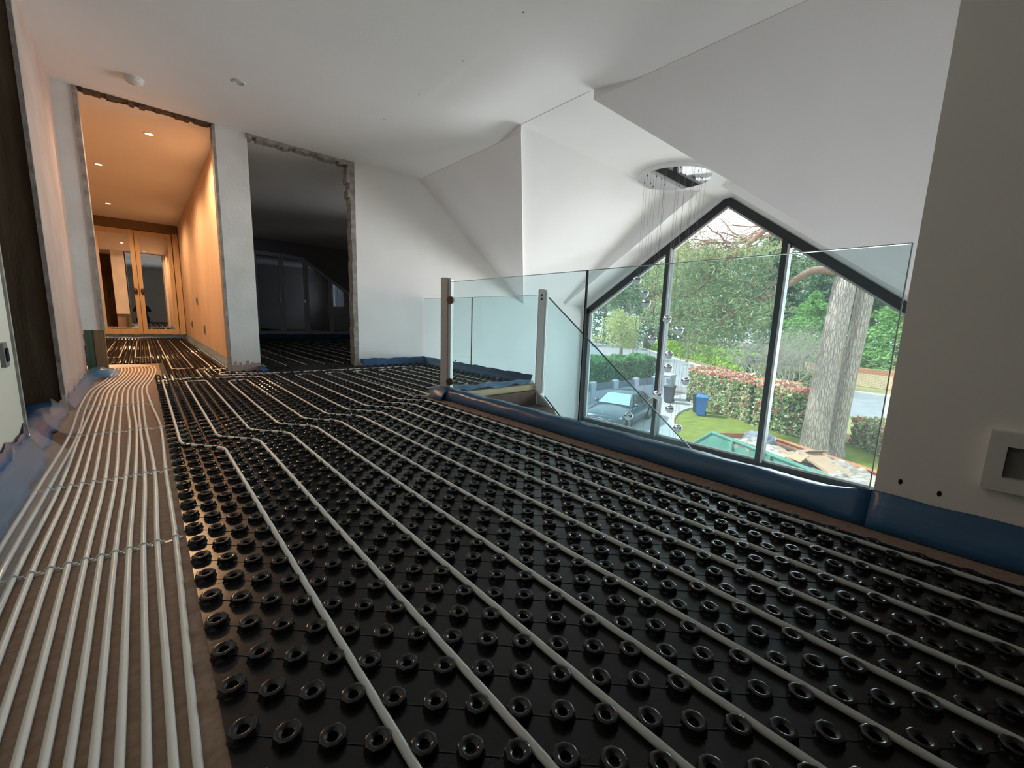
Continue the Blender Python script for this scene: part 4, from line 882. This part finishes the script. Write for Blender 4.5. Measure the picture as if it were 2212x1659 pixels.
# ------------------------------------------------------------------ fence wall with slatted panels, intercom pillar, bins
mat('render_blue', (0.42, 0.47, 0.56), 0.8, 0.2)
mat('slat_grey', (0.16, 0.20, 0.25), 0.6, 0.3)
fw = empty('fence_wall', (17.6, 14.45, GZ), math.atan2(-0.75, 8.0)); tag(fw, 'pale rendered fence wall with grey slatted panels beside the car', 'fence')
b = MB(); b.box(-1, 8.0, -0.08, 0.08, 0, 0.72); b.build('plinth_wall', 'render_blue', fw)
for k in range(5):
    x = -0.35 + 2.0*k
    b = MB(); b.bbox(x - 0.2, x + 0.2, -0.13, 0.13, 0, 1.26, 0.02); b.build('pillar', 'render_blue', fw)
    for j in range(5):
        b = MB(); b.box(x + 0.2, x + 1.8, -0.02, 0.02, 0.74 + 0.088*j, 0.81 + 0.088*j); b.build('slat', 'slat_grey', fw)
    if k == 4: break
ip = empty('intercom_pillar', (24.6, 12.5, GZ)); tag(ip, 'pale grey gate pillar with intercom beside the dark bin', 'pillar')
b = MB(); b.bbox(-0.36, 0.36, -0.36, 0.36, 0, 1.5, 0.02); b.build('shaft', 'render_blue', ip)
b = MB(); b.bbox(-0.40, 0.40, -0.40, 0.40, 1.5, 1.60, 0.03); b.build('cap', 'kerb_stone', ip)
b = MB(); b.box(-0.40, -0.361, -0.30, -0.12, 1.1, 1.36); b.build('intercom', 'plastic_grey', ip)
b = MB(); b.box(-0.40, -0.361, 0.08, 0.34, 1.02, 1.40); b.build('meter_box', 'plastic_white', ip)
mat('bin_blue', (0.03, 0.17, 0.55), 0.45, 0.4)
mat('bin_dark', (0.06, 0.065, 0.08), 0.5, 0.4)
mat('tyre', (0.015, 0.015, 0.016), 0.8, 0.2)
def wheelie(x, y, rz, m, label, s=1.0):
    r = empty('wheelie_bin', (x, y, GZ + 0.015), rz); r.scale = (s, s, s); tag(r, label, 'bin', 'wheelie bins')
    ring = lambda w, d_, z: [(-w, -d_, z), (w, -d_, z), (w, d_, z), (-w, d_, z)]
    b = MB(); b.loft([ring(0.20, 0.22, 0.04), ring(0.27, 0.30, 0.93), ring(0.29, 0.32, 0.93), ring(0.29, 0.32, 0.98)]); b.build('body', m, r)
    b = MB(); b.loft([ring(0.30, 0.34, 0.985), ring(0.30, 0.34, 1.01), ring(0.24, 0.27, 1.06)]); b.build('lid', m, r)
    b = MB(); b.tube([(-0.22, 0.36, 0.96), (0.22, 0.36, 0.96)], 0.02, 8); b.build('handle', m, r)
    for sx in (-0.22, 0.22):
        b = MB(); b.lathe([(0.001, -0.025), (0.10, -0.025), (0.10, 0.025), (0.001, 0.025)], 14, M=Matrix.Translation((sx, 0.22, 0.10)) @ Matrix.Rotation(math.radians(90), 4, 'Y')); b.build('wheel', 'tyre', r)
wheelie(21.55, 8.95, math.radians(-70), 'bin_blue', 'bright blue wheelie bin on the lawn beside the red-tipped hedge')
wheelie(22.25, 9.45, math.radians(-70), 'bin_dark', 'dark grey wheelie bin half hidden behind the blue bin')
wheelie(23.5, 11.75, math.radians(-80), 'bin_dark', 'dark wheelie bin in front of the intercom pillar', 1.0)
# street furniture
for x, y, h, l in ((70, 38.5, 5.2, 'white street lamp right of the white cabinet'), (86, 60, 6.5, 'distant street lamp above the pale tree')):
    r = empty('street_lamp', (x, y, GZ)); tag(r, l, 'street lamp', 'street lamps')
    b = MB(); b.tube([(0, 0, 0), (0, 0, h)], [0.10, 0.06], 8); b.build('column', 'kerb_stone', r)
    b = MB(); b.box(-0.15, 0.15, -1.1, 0.1, h - 0.05, h + 0.12); b.build('lantern', 'plastic_white', r)
r = empty('utility_cabinet', (73, 43.2, GZ)); tag(r, 'white utility cabinet beside a grey tree trunk', 'cabinet')
b = MB(); b.bbox(-0.9, 0.9, -0.9, 0.9, 0, 2.5, 0.05); b.build('housing', 'plastic_white', r)
b = MB(); b.box(-0.95, 0.95, -0.95, 0.95, 2.5, 2.6); b.build('lid', 'kerb_stone', r)
# ------------------------------------------------------------------ skip with rubble
mat('skip_green', (0.06, 0.20, 0.15), 0.7, 0.3, col2=(0.11, 0.27, 0.21), vscale=3, bump=0.2, bscale=10)
mat('skip_rust', (0.36, 0.13, 0.06), 0.85, 0.2, col2=(0.48, 0.21, 0.11), vscale=3, bump=0.2, bscale=10)
mat('card', (0.42, 0.29, 0.20), 0.9, 0.1, vary=0.1)
mat('rubble', (0.20, 0.15, 0.12), 0.95, 0.1, col2=(0.46, 0.42, 0.39), vscale=7)
A = Vector((13.45, 5.15, -2.72)); B2 = Vector((11.0, 0.6, -2.72)); ax = (B2 - A).normalized(); LS = (B2 - A).length; sd = Vector((-ax.y, ax.x, 0)); sd = sd if sd.x > 0 else -sd
sk = empty('skip', (A.x, A.y, GZ)); tag(sk, 'green rubbish skip with rusty inside standing under the window', 'skip')
def SP(u, v, z): p = A + ax*u + sd*v; return (p.x - A.x, p.y - A.y, z)
Wk = 1.55; HT = -2.72 - GZ
def slab(name, pts, off, m):
    b = MB(); b.prism(pts, off); return b.build(name, m, sk)
o0 = Vector(sd)*0.04
slab('near_side', [SP(0.0, 0, HT), SP(LS, 0, HT), SP(LS - 0.5, 0, 0.15), SP(-0.1, 0, 0.15), SP(-0.75, 0, HT - 0.55)], o0, 'skip_green')
slab('far_side', [SP(0.35, Wk, HT), SP(LS, Wk, HT), SP(LS - 0.5, Wk, 0.15), SP(0.6, Wk, 0.15)], o0, 'skip_rust')
slab('end_plate', [SP(0.0, 0.04, HT), SP(0.35, Wk, HT), SP(0.6, Wk, 0.15), SP(0.4, 0.04, 0.15)], Vector(ax)*0.04, 'skip_rust')
slab('base_plate', [SP(0.2, 0, 0.15), SP(LS - 0.4, 0, 0.15), SP(LS - 0.4, Wk, 0.15), SP(0.4, Wk, 0.15)], Vector((0, 0, 0.05)), 'skip_rust')
b = MB(); b.tube([SP(-0.75, 0, HT - 0.55), SP(0, 0, HT), SP(LS, 0, HT)], 0.055, 6); b.build('top_rail', 'skip_green', sk)
b = MB(); b.tube([SP(0.35, Wk, HT), SP(LS, Wk, HT)], 0.05, 6); b.build('top_rail', 'skip_rust', sk)
for u in (0.85, 2.2, 3.6):
    b = MB(); b.prism([SP(u, -0.07, HT), SP(u + 0.09, -0.07, HT), SP(u + 0.09, -0.07, 0.2), SP(u, -0.07, 0.2)], Vector(sd)*0.07); b.build('rib', 'skip_green', sk)
def WP(u, v, z): p = A + ax*u + sd*v; return Vector((p.x, p.y, z))
b = MB(); q = random.Random(9)
def rub(u_, v_):
    p = WP(0.5 + u_*(LS - 0.8), 0.05 + v_*(Wk - 0.1), 0); return (p.x, p.y, -3.02 + 0.10*math.sin(9*u_)*math.sin(5*v_) + q.gauss(0, 0.04) - 0.10*(1 - u_))
b.grid(rub, 26, 9)
ro = b.build('rubble_fill', 'rubble'); tag(ro, 'pale broken rubble filling the green skip', 'rubble', kind='stuff'); md = ro.modifiers.new('thickness', 'SOLIDIFY'); md.thickness = 0.3
def plank(name, u, v, z, L, W, T, yaw, pitch, m, label, cat):
    p = WP(u, v, z); M = Matrix.Translation(p) @ Matrix.Rotation(math.atan2(ax.y, ax.x) + math.radians(yaw), 4, 'Z') @ Matrix.Rotation(math.radians(pitch), 4, 'Y')
    b = MB(); b.obox(M, L/2, W/2, T/2); return tag(b.build(name, m), label, cat, 'rubbish in the skip')
mat('board_grey', (0.50, 0.48, 0.44), 0.9, 0.1); mat('bag_dark', (0.07, 0.075, 0.10), 0.5, 0.4, col2=(0.30, 0.31, 0.36), vscale=9)
plank('white_board', 1.75, 0.45, -2.75, 1.0, 0.40, 0.03, 12, 8, 'board_grey', 'pale plasterboard strip lying in the skip beside the second mullion', 'board')
plank('white_board', 2.1, 0.7, -2.79, 1.2, 0.30, 0.03, -14, 5, 'card', 'tan board lying behind the pale strip in the skip', 'board')
plank('timber_offcut', 2.3, 1.05, -2.77, 1.5, 0.10, 0.06, -4, 4, 'dark_board', 'dark brown timber length in the skip by the rusty side', 'timber')
plank('timber_offcut', 2.5, 0.6, -2.77, 1.3, 0.07, 0.05, 10, -3, 'pale_pine', 'pale timber batten across the rubble in the skip', 'timber')
bxr = empty('cardboard_box', tuple(WP(3.1, 0.75, -2.80)), math.atan2(ax.y, ax.x) + math.radians(-8)); tag(bxr, 'large opened cardboard box sticking out of the skip', 'cardboard box', 'rubbish in the skip')
b = MB(); b.obox(Matrix.Translation((0.1, 0, 0.10)) @ Matrix.Rotation(math.radians(12), 4, 'Y'), 0.6, 0.30, 0.03); b.build('side', 'card', bxr)
b = MB(); b.obox(Matrix.Translation((-0.50, 0.12, 0.22)) @ Matrix.Rotation(math.radians(-35), 4, 'Y'), 0.2, 0.28, 0.012); b.build('flap', 'card', bxr)
b = MB(); b.obox(Matrix.Translation((-0.42, -0.34, 0.14)) @ Matrix.Rotation(math.radians(40), 4, 'X'), 0.2, 0.14, 0.012); b.build('flap', 'card', bxr)
b = MB(); q = random.Random(12); c0 = WP(0.95, 0.95, -2.72)
prof = [(0.02, 0.22), (0.20, 0.20), (0.34, 0.10), (0.40, -0.05), (0.38, -0.2), (0.1, -0.25)]
b.lathe(prof, 14, M=None); b.v = [(c0.x + x*1.1*(1 + 0.18*math.sin(9*x + 4*y)), c0.y + y*1.2*(1 + 0.15*math.sin(7*y)), c0.z + z + 0.05*math.sin(17*x + 11*y)) for x, y, z in b.v]
tag(b.build('rubbish_bag', 'bag_dark', smooth=True), 'dark crumpled rubbish bag at the left of the skip', 'bag', 'rubbish in the skip')
for i, (u, v, l) in enumerate(((3.9, 0.9, 'white scrap lying right of the cardboard box in the skip'), (4.2, 0.55, 'white scrap at the right-hand end of the skip'), (3.5, 0.4, 'pale blue scrap in front of the cardboard box'))):
    plank('scrap', u, v, -2.88, 0.35, 0.22, 0.04, 30*i, 10, 'board_grey', l, 'scrap')
# ------------------------------------------------------------------ parked car
mat('car_paint', (0.06, 0.085, 0.11), 0.28, 0.6, metal=0.35, coat=0.6)
mat('car_glass_sky', (0.30, 0.42, 0.52), 0.06, 0.8)  # windscreen: sky reflection put into its pale blue base colour
mat('car_glass_dark', (0.05, 0.06, 0.065), 0.06, 0.8)
mat('chrome', (0.7, 0.72, 0.75), 0.12, 0.5, metal=1.0)
mat('lamp_glass', (0.75, 0.80, 0.85), 0.1, 0.6)
mat('grille_dark', (0.03, 0.035, 0.04), 0.4, 0.5)
mat('alloy', (0.45, 0.46, 0.48), 0.3, 0.5, metal=0.8)
car = empty('car', (14.45, 10.22, GZ), math.radians(13)); tag(car, 'dark slate saloon car parked on the driveway facing the house', 'car')
def sec(x, w, zb, zs, zt):
    h = [(-w*0.90, zb), (-w*0.98, zb + 0.12), (-w, zb + 0.35*(zs - zb) + 0.06), (-w*0.985, zs - 0.08), (-w*0.93, zs), (-w*0.72, zs + 0.6*(zt - zs)), (-w*0.4, zt), (0, zt + 0.012)]
    return [(x, y, z) for y, z in h] + [(x, -y, z) for y, z in h[-2::-1]]
b = MB()
b.loft([sec(0.0, 0.60, 0.36, 0.58, 0.64), sec(0.06, 0.74, 0.27, 0.66, 0.72), sec(0.22, 0.88, 0.22, 0.71, 0.79), sec(0.55, 0.93, 0.20, 0.77, 0.86), sec(1.0, 0.945, 0.20, 0.83, 0.93), sec(1.5, 0.95, 0.20, 0.88, 0.985), sec(2.4, 0.955, 0.20, 0.92, 1.0), sec(3.6, 0.955, 0.20, 0.95, 1.02), sec(4.3, 0.93, 0.22, 0.97, 1.06), sec(4.8, 0.86, 0.28, 0.94, 1.03), sec(4.98, 0.76, 0.38, 0.80, 0.90)])
b.build('body', 'car_paint', car, auto=40)
def cab(x, wl, zl_, wu, zu): return [(x, -wl, zl_), (x + 0.0, -wu, zu - 0.05), (x, -wu*0.8, zu), (x, 0, zu + 0.02), (x, wu*0.8, zu), (x, wu, zu - 0.05), (x, wl, zl_)]
b = MB(); b.loft([cab(1.42, 0.80, 0.95, 0.76, 0.99), cab(2.22, 0.84, 0.96, 0.60, 1.40), cab(2.7, 0.85, 0.96, 0.62, 1.455), cab(3.3, 0.85, 0.98, 0.61, 1.445), cab(3.85, 0.83, 1.0, 0.57, 1.35), cab(4.55, 0.74, 1.0, 0.66, 1.06)]); b.build('cabin', 'car_paint', car, auto=40)
b = MB(); b.prism([(1.44, -0.74, 1.0), (1.44, 0.74, 1.0), (2.17, 0.56, 1.385), (2.17, -0.56, 1.385)], (-0.018, 0, 0.026)); b.build('windscreen', 'car_glass_sky', car)
b = MB(); b.prism([(4.45, -0.64, 1.06), (4.45, 0.64, 1.06), (3.9, 0.52, 1.34), (3.9, -0.52, 1.34)], (0.02, 0, 0.026)); b.build('rear_window', 'car_glass_dark', car)
for s in (-1, 1):
    b = MB(); b.prism([(1.75, s*0.845, 1.0), (4.1, s*0.83, 1.03), (3.75, s*0.60, 1.33), (2.3, s*0.625, 1.385)], (0, s*0.012, 0.008)); b.build('side_window', 'car_glass_dark', car)
    b = MB(); b.prism([(2.95, s*0.855, 1.0), (3.02, s*0.855, 1.0), (3.02, s*0.632, 1.40), (2.95, s*0.632, 1.40)], (0, s*0.016, 0.012)); b.build('window_pillar', 'car_paint', car)
    b = MB(); b.loft([[(0.03 + 0.20*k, s*(0.50 + 0.30*k), 0.60 + 0.06*k), (0.02 + 0.22*k, s*(0.52 + 0.36*k), 0.52 + 0.06*k), (0.0 + 0.20*k, s*(0.53 + 0.34*k), 0.60 + 0.10*k), (0.10 + 0.24*k, s*(0.48 + 0.34*k), 0.70 + 0.03*k)] for k in (0, 0.35, 0.7, 1.0)]); b.build('headlight', 'lamp_glass', car, smooth=True)
    m_ = empty('wing_mirror', (1.75, s*0.98, 1.02)); m_.parent = car
    b = MB(); b.lathe([(0.001, -0.06), (0.08, -0.05), (0.095, 0.0), (0.08, 0.05), (0.001, 0.06)], 12, M=Matrix.Diagonal((0.8, 1.3, 1.2, 1))); b.build('shell', 'car_paint', m_, smooth=True)
    b = MB(); b.tube([(0, 0, 0), (0.02, -s*0.14, -0.05)], 0.02, 6); b.build('arm', 'car_paint', m_)
    for x in (0.95, 3.95):
        wv_ = empty('wheel', (x, s*0.86, 0.335)); wv_.parent = car; M = Matrix.Rotation(math.radians(90), 4, 'X')
        b = MB(); b.lathe([(0.22, -0.11), (0.31, -0.11), (0.335, -0.08), (0.335, 0.08), (0.31, 0.11), (0.22, 0.11)], 26, M=M); b.build('tyre', 'tyre', wv_, smooth=True)
        b = MB(); b.lathe([(0.22, -0.10), (0.22, 0.10)], 24, M=M)
        for k in range(5):
            a = 2*math.pi*k/5; b.obox(Matrix.Rotation(a, 4, 'Y') @ Matrix.Translation((0.11, s*0.09, 0)), 0.11, 0.012, 0.03)
        b.build('rim', 'alloy', wv_)
    b = MB(); b.lathe([(0.0005, 0), (0.37, 0.0), (0.38, 0.01)], 26, M=Matrix.Translation((3.95, s*0.957, 0.345)) @ Matrix.Rotation(math.radians(90*(-s)), 4, 'X')); b.build('wheel_arch', 'grille_dark', car)
    b = MB(); b.lathe([(0.0005, 0), (0.37, 0.0), (0.38, 0.01)], 26, M=Matrix.Translation((0.95, s*0.950, 0.345)) @ Matrix.Rotation(math.radians(90*(-s)), 4, 'X')); b.build('wheel_arch', 'grille_dark', car)
gr = empty('grille', (-0.02, 0, 0.52)); gr.parent = car
b = MB(); b.prism([(0.015, -0.44, -0.10), (0.015, 0.44, -0.10), (0.035, 0.50, 0.10), (0.035, -0.50, 0.10)], (-0.012, 0, 0)); b.build('backing', 'grille_dark', gr)
for k in range(4):
    z = -0.07 + 0.05*k; b = MB(); b.box(-0.012, 0.006, -0.45 - 0.1*k*0.1, 0.45 + 0.1*k*0.1, z - 0.007, z + 0.007); b.build('bar', 'chrome', gr)
def star(parent, loc, R_, n):
    r = empty(n, loc); r.parent = parent; M = Matrix.Rotation(math.radians(90), 4, 'Y'); b = MB()
    b.tube([(0, R_*math.cos(a), R_*math.sin(a)) for a in [2*math.pi*k/20 for k in range(21)]], R_*0.11, 6, False)
    for k in range(3):
        a = math.radians(90 + 120*k); b.tube([(0, 0, 0), (0, R_*math.cos(a), R_*math.sin(a))], [R_*0.16, R_*0.04], 6)
    b.build('badge_ring', 'chrome', r, smooth=True)
star(car, (-0.045, 0, 0.52), 0.11, 'front_badge')
star(car, (0.14, 0, 0.86), 0.045, 'bonnet_badge')
b = MB(); b.box(-0.035, -0.022, -0.26, 0.26, 0.30, 0.41); b.build('number_plate', 'plastic_white', car)
b = MB(); b.loft([[(0.01, -0.70, 0.22), (0.01, 0.70, 0.22), (0.0, 0.72, 0.29), (0.0, -0.72, 0.29)], [(0.10, -0.70, 0.20), (0.10, 0.70, 0.20), (0.10, 0.72, 0.31), (0.10, -0.72, 0.31)]]); b.build('lower_intake', 'grille_dark', car)
# ------------------------------------------------------------------ the photographer, seen only in the wardrobe mirror: kneeling, phone held out in both hands
mat('cloth_dark', (0.025, 0.027, 0.035), 0.85, 0.2, bump=0.2, bscale=30)
mat('cloth_trouser', (0.05, 0.05, 0.06), 0.9, 0.2, bump=0.2, bscale=40)
mat('skin', (0.48, 0.30, 0.22), 0.55, 0.35)
mat('hair_dark', (0.03, 0.022, 0.018), 0.6, 0.3, bump=0.5, bscale=60)
mat('phone_black', (0.02, 0.02, 0.022), 0.25, 0.5)
cbd = -FW; cbd = Vector((cbd.x, cbd.y, 0)).normalized(); csx = Vector((-cbd.y, cbd.x, 0))      # behind the lens, and sideways
bd = Vector((0.06, -1.0, 0)).normalized(); sdx = Vector((-bd.y, bd.x, 0))                       # the kneeling body is turned along the landing
person = empty('person', tuple(bd*0.62)); tag(person, 'person in dark clothes kneeling with a phone, reflected in the corridor mirror', 'person')
B0 = Vector(person.location)
def W(back, side, z): p = bd*back + sdx*side; return Vector((p.x, p.y, z)) - B0
def WC(back, side, z): p = cbd*back + csx*side; return Vector((p.x, p.y, z)) - B0
def skin(name, verts, edges, m, parent, sub_=2, root=0):
    me = bpy.data.meshes.new(name); me.from_pydata([tuple(v[0]) for v in verts], edges, []); o = bpy.data.objects.new(name, me); COL.objects.link(o); o.parent = parent
    me.materials.append(MATS[m]); md = o.modifiers.new('skin', 'SKIN'); md.use_smooth_shade = True
    for i, v in enumerate(verts):
        sv = me.skin_vertices[0].data[i]; r = v[1] if isinstance(v[1], tuple) else (v[1], v[1]); sv.radius = r; sv.use_root = (i == root)
    s = o.modifiers.new('sub', 'SUBSURF'); s.levels = sub_; s.render_levels = sub_
    return o
# one continuous figure: pelvis on the heels, spine, neck, arms reaching to the phone, folded legs
V = [(W(0.74, 0, 0.24), (0.15, 0.12)), (W(0.72, 0, 0.42), (0.15, 0.11)), (W(0.66, 0, 0.60), (0.17, 0.12)), (W(0.60, 0, 0.72), (0.15, 0.10)), (W(0.55, 0, 0.80), 0.055), (W(0.53, 0, 0.86), 0.05)]
E_ = [(0, 1), (1, 2), (2, 3), (3, 4), (4, 5)]
for s in (-1, 1):
    n = len(V)
    V += [(W(0.58, 0.17*s, 0.70), 0.062), (W(0.47, 0.27*s, 0.52), 0.050), (W(0.27, 0.16*s, 0.55), 0.036), (WC(0.13, 0.105*s, 0.60), 0.027)]; E_ += [(3, n), (n, n+1), (n+1, n+2), (n+2, n+3)]
    n = len(V)
    V += [(W(0.66, 0.13*s, 0.20), 0.095), (W(0.36, 0.17*s, 0.13), 0.075), (W(0.56, 0.17*s, 0.065), 0.055), (W(0.80, 0.15*s, 0.055), 0.042), (W(0.92, 0.15*s, 0.04), 0.032)]; E_ += [(0, n), (n, n+1), (n+1, n+2), (n+2, n+3), (n+3, n+4)]
skin('body', V, E_, 'cloth_dark', person)
# head with face
hc = W(0.50, 0, 0.965); b = MB(); rings = []
prof = [(-0.125, 0.030, 0.035, -0.02), (-0.11, 0.052, 0.055, -0.018), (-0.08, 0.064, 0.072, -0.008), (-0.04, 0.071, 0.084, 0.0), (0.0, 0.075, 0.093, 0.006), (0.04, 0.076, 0.097, 0.008), (0.08, 0.068, 0.086, 0.008), (0.105, 0.045, 0.055, 0.006), (0.118, 0.012, 0.015, 0.005)]
for z, wx, wy, sh in prof:
    ring = []
    for k in range(20):
        a = 2*math.pi*k/20; f = math.cos(a); sd_ = math.sin(a)           # f: +1 is the face side
        r = wy*f*(1.0 if f < 0 else 0.96); nose = 0.022*max(0, f)**14*math.exp(-((z + 0.012)/0.022)**2); eye = -0.006*max(0, f)**2*math.exp(-((z - 0.012)/0.012)**2)*(1 if abs(sd_) > 0.25 else 0)
        p = hc + (-bd)*(r + nose + eye + sh) + sdx*(wx*sd_) + Vector((0, 0, z)); ring.append(tuple(p))
    rings.append(ring)
b.loft(rings); hd = b.build('head', 'skin', person, smooth=True)
for s in (-1, 1):
    b = MB(); M = Matrix.Translation(hc + sdx*0.076*s + Vector((0, 0, -0.005))) @ Matrix.Diagonal((0.6, 0.6, 1, 1)); b.lathe([(0.001, -0.034), (0.016, -0.028), (0.022, 0.0), (0.018, 0.026), (0.001, 0.034)], 10, M=M); b.build('ear', 'skin', hd, smooth=True)
    b = MB(); M = Matrix.Translation(hc - bd*0.083 + sdx*0.031*s + Vector((0, 0, 0.012))); b.lathe([(0.0005, -0.006), (0.009, -0.003), (0.010, 0.0), (0.009, 0.003), (0.0005, 0.006)], 10, M=M); b.build('eye', 'plastic_white', hd, smooth=True)
b = MB(); b.tube([tuple(hc - bd*0.088 + sdx*t + Vector((0, 0, -0.062))) for t in (-0.024, -0.012, 0, 0.012, 0.024)], [0.002, 0.005, 0.006, 0.005, 0.002], 6); b.build('mouth', 'bronze', hd, smooth=True)
b = MB(); rings = []
for z, wx, wy, cut in ((-0.05, 0.078, 0.100, 0.15), (0.0, 0.083, 0.106, 0.1), (0.045, 0.085, 0.108, 0.55), (0.085, 0.078, 0.098, 1.0), (0.118, 0.055, 0.066, 1.0), (0.134, 0.015, 0.018, 1.0)):
    ring = []
    for k in range(20):
        a = 2*math.pi*k/20; f = math.cos(a); fr = f if f < 0 else f*min(1.0, cut + 0.0)
        ring.append(tuple(hc - bd*(wy*fr + 0.004) + sdx*(wx*math.sin(a)) + Vector((0, 0, z))))
    rings.append(ring)
b.loft(rings, False, True); b.build('hair', 'hair_dark', person, smooth=True)
# hands: palm, four fingers closed round the phone's edge, thumb against its screen side
for s in (-1, 1):
    hand = empty('hand', tuple(WC(0.085, 0.092*s, 0.615))); hand.parent = person; h0 = Vector(hand.location)
    def HP(back, side, z): return WC(back, side*s, z) - h0
    b = MB(); b.loft([[tuple(HP(0.13 - 0.06*t, 0.108 - 0.006*t - (0.011 if k in (0, 3) else -0.011), 0.605 + 0.02*t + dz)) for k, dz in ((0, -0.026 - 0.012*t), (1, -0.026 - 0.012*t), (2, 0.026 + 0.012*t), (3, 0.026 + 0.012*t))] for t in (0, 0.4, 0.8, 1.0)]); b.build('palm', 'skin', hand, smooth=True)
    for k in range(4):
        z = 0.593 + 0.0225*k; L = (0.86, 0.98, 1.0, 0.92)[k]
        b = MB(); b.tube(spline([tuple(HP(0.070, 0.102, z)), tuple(HP(0.050, 0.098, z + 0.002)), tuple(HP(0.033, 0.092, z + 0.003)), tuple(HP(0.019, 0.086 - 0.012*L, z + 0.002)), tuple(HP(0.0135, 0.080 - 0.028*L, z))], 4), [0.0085 - 0.0025*i/16 for i in range(17)], 8); b.build('finger', 'skin', hand, smooth=True)
    b = MB(); b.tube(spline([tuple(HP(0.100, 0.100, 0.640)), tuple(HP(0.078, 0.088, 0.655)), tuple(HP(0.058, 0.074, 0.660)), tuple(HP(0.040, 0.060, 0.658))], 4), [0.0105 - 0.0025*i/12 for i in range(13)], 8); b.build('thumb', 'skin', hand, smooth=True)
# the phone itself, just behind the lens
ph = empty('smartphone', tuple(-FW*0.024 + Vector((0, 0, 0.6486)))); tag(ph, 'black smartphone held up by the kneeling person', 'phone')
ph.rotation_euler = camo.matrix_world.to_euler()
b = MB(); b.box(-0.076, 0.076, -0.062, 0.010, -0.0045, 0.0045); b.build('case', 'phone_black', ph)
b = MB(); b.box(-0.072, 0.072, -0.058, 0.006, 0.0046, 0.0052); b.build('screen', 'phone_black', ph)
b = MB(); b.lathe([(0.0005, -0.0062), (0.006, -0.0062), (0.007, -0.0046)], 14, c=(0, 0, 0)); b.build('lens_ring', 'chrome', ph)
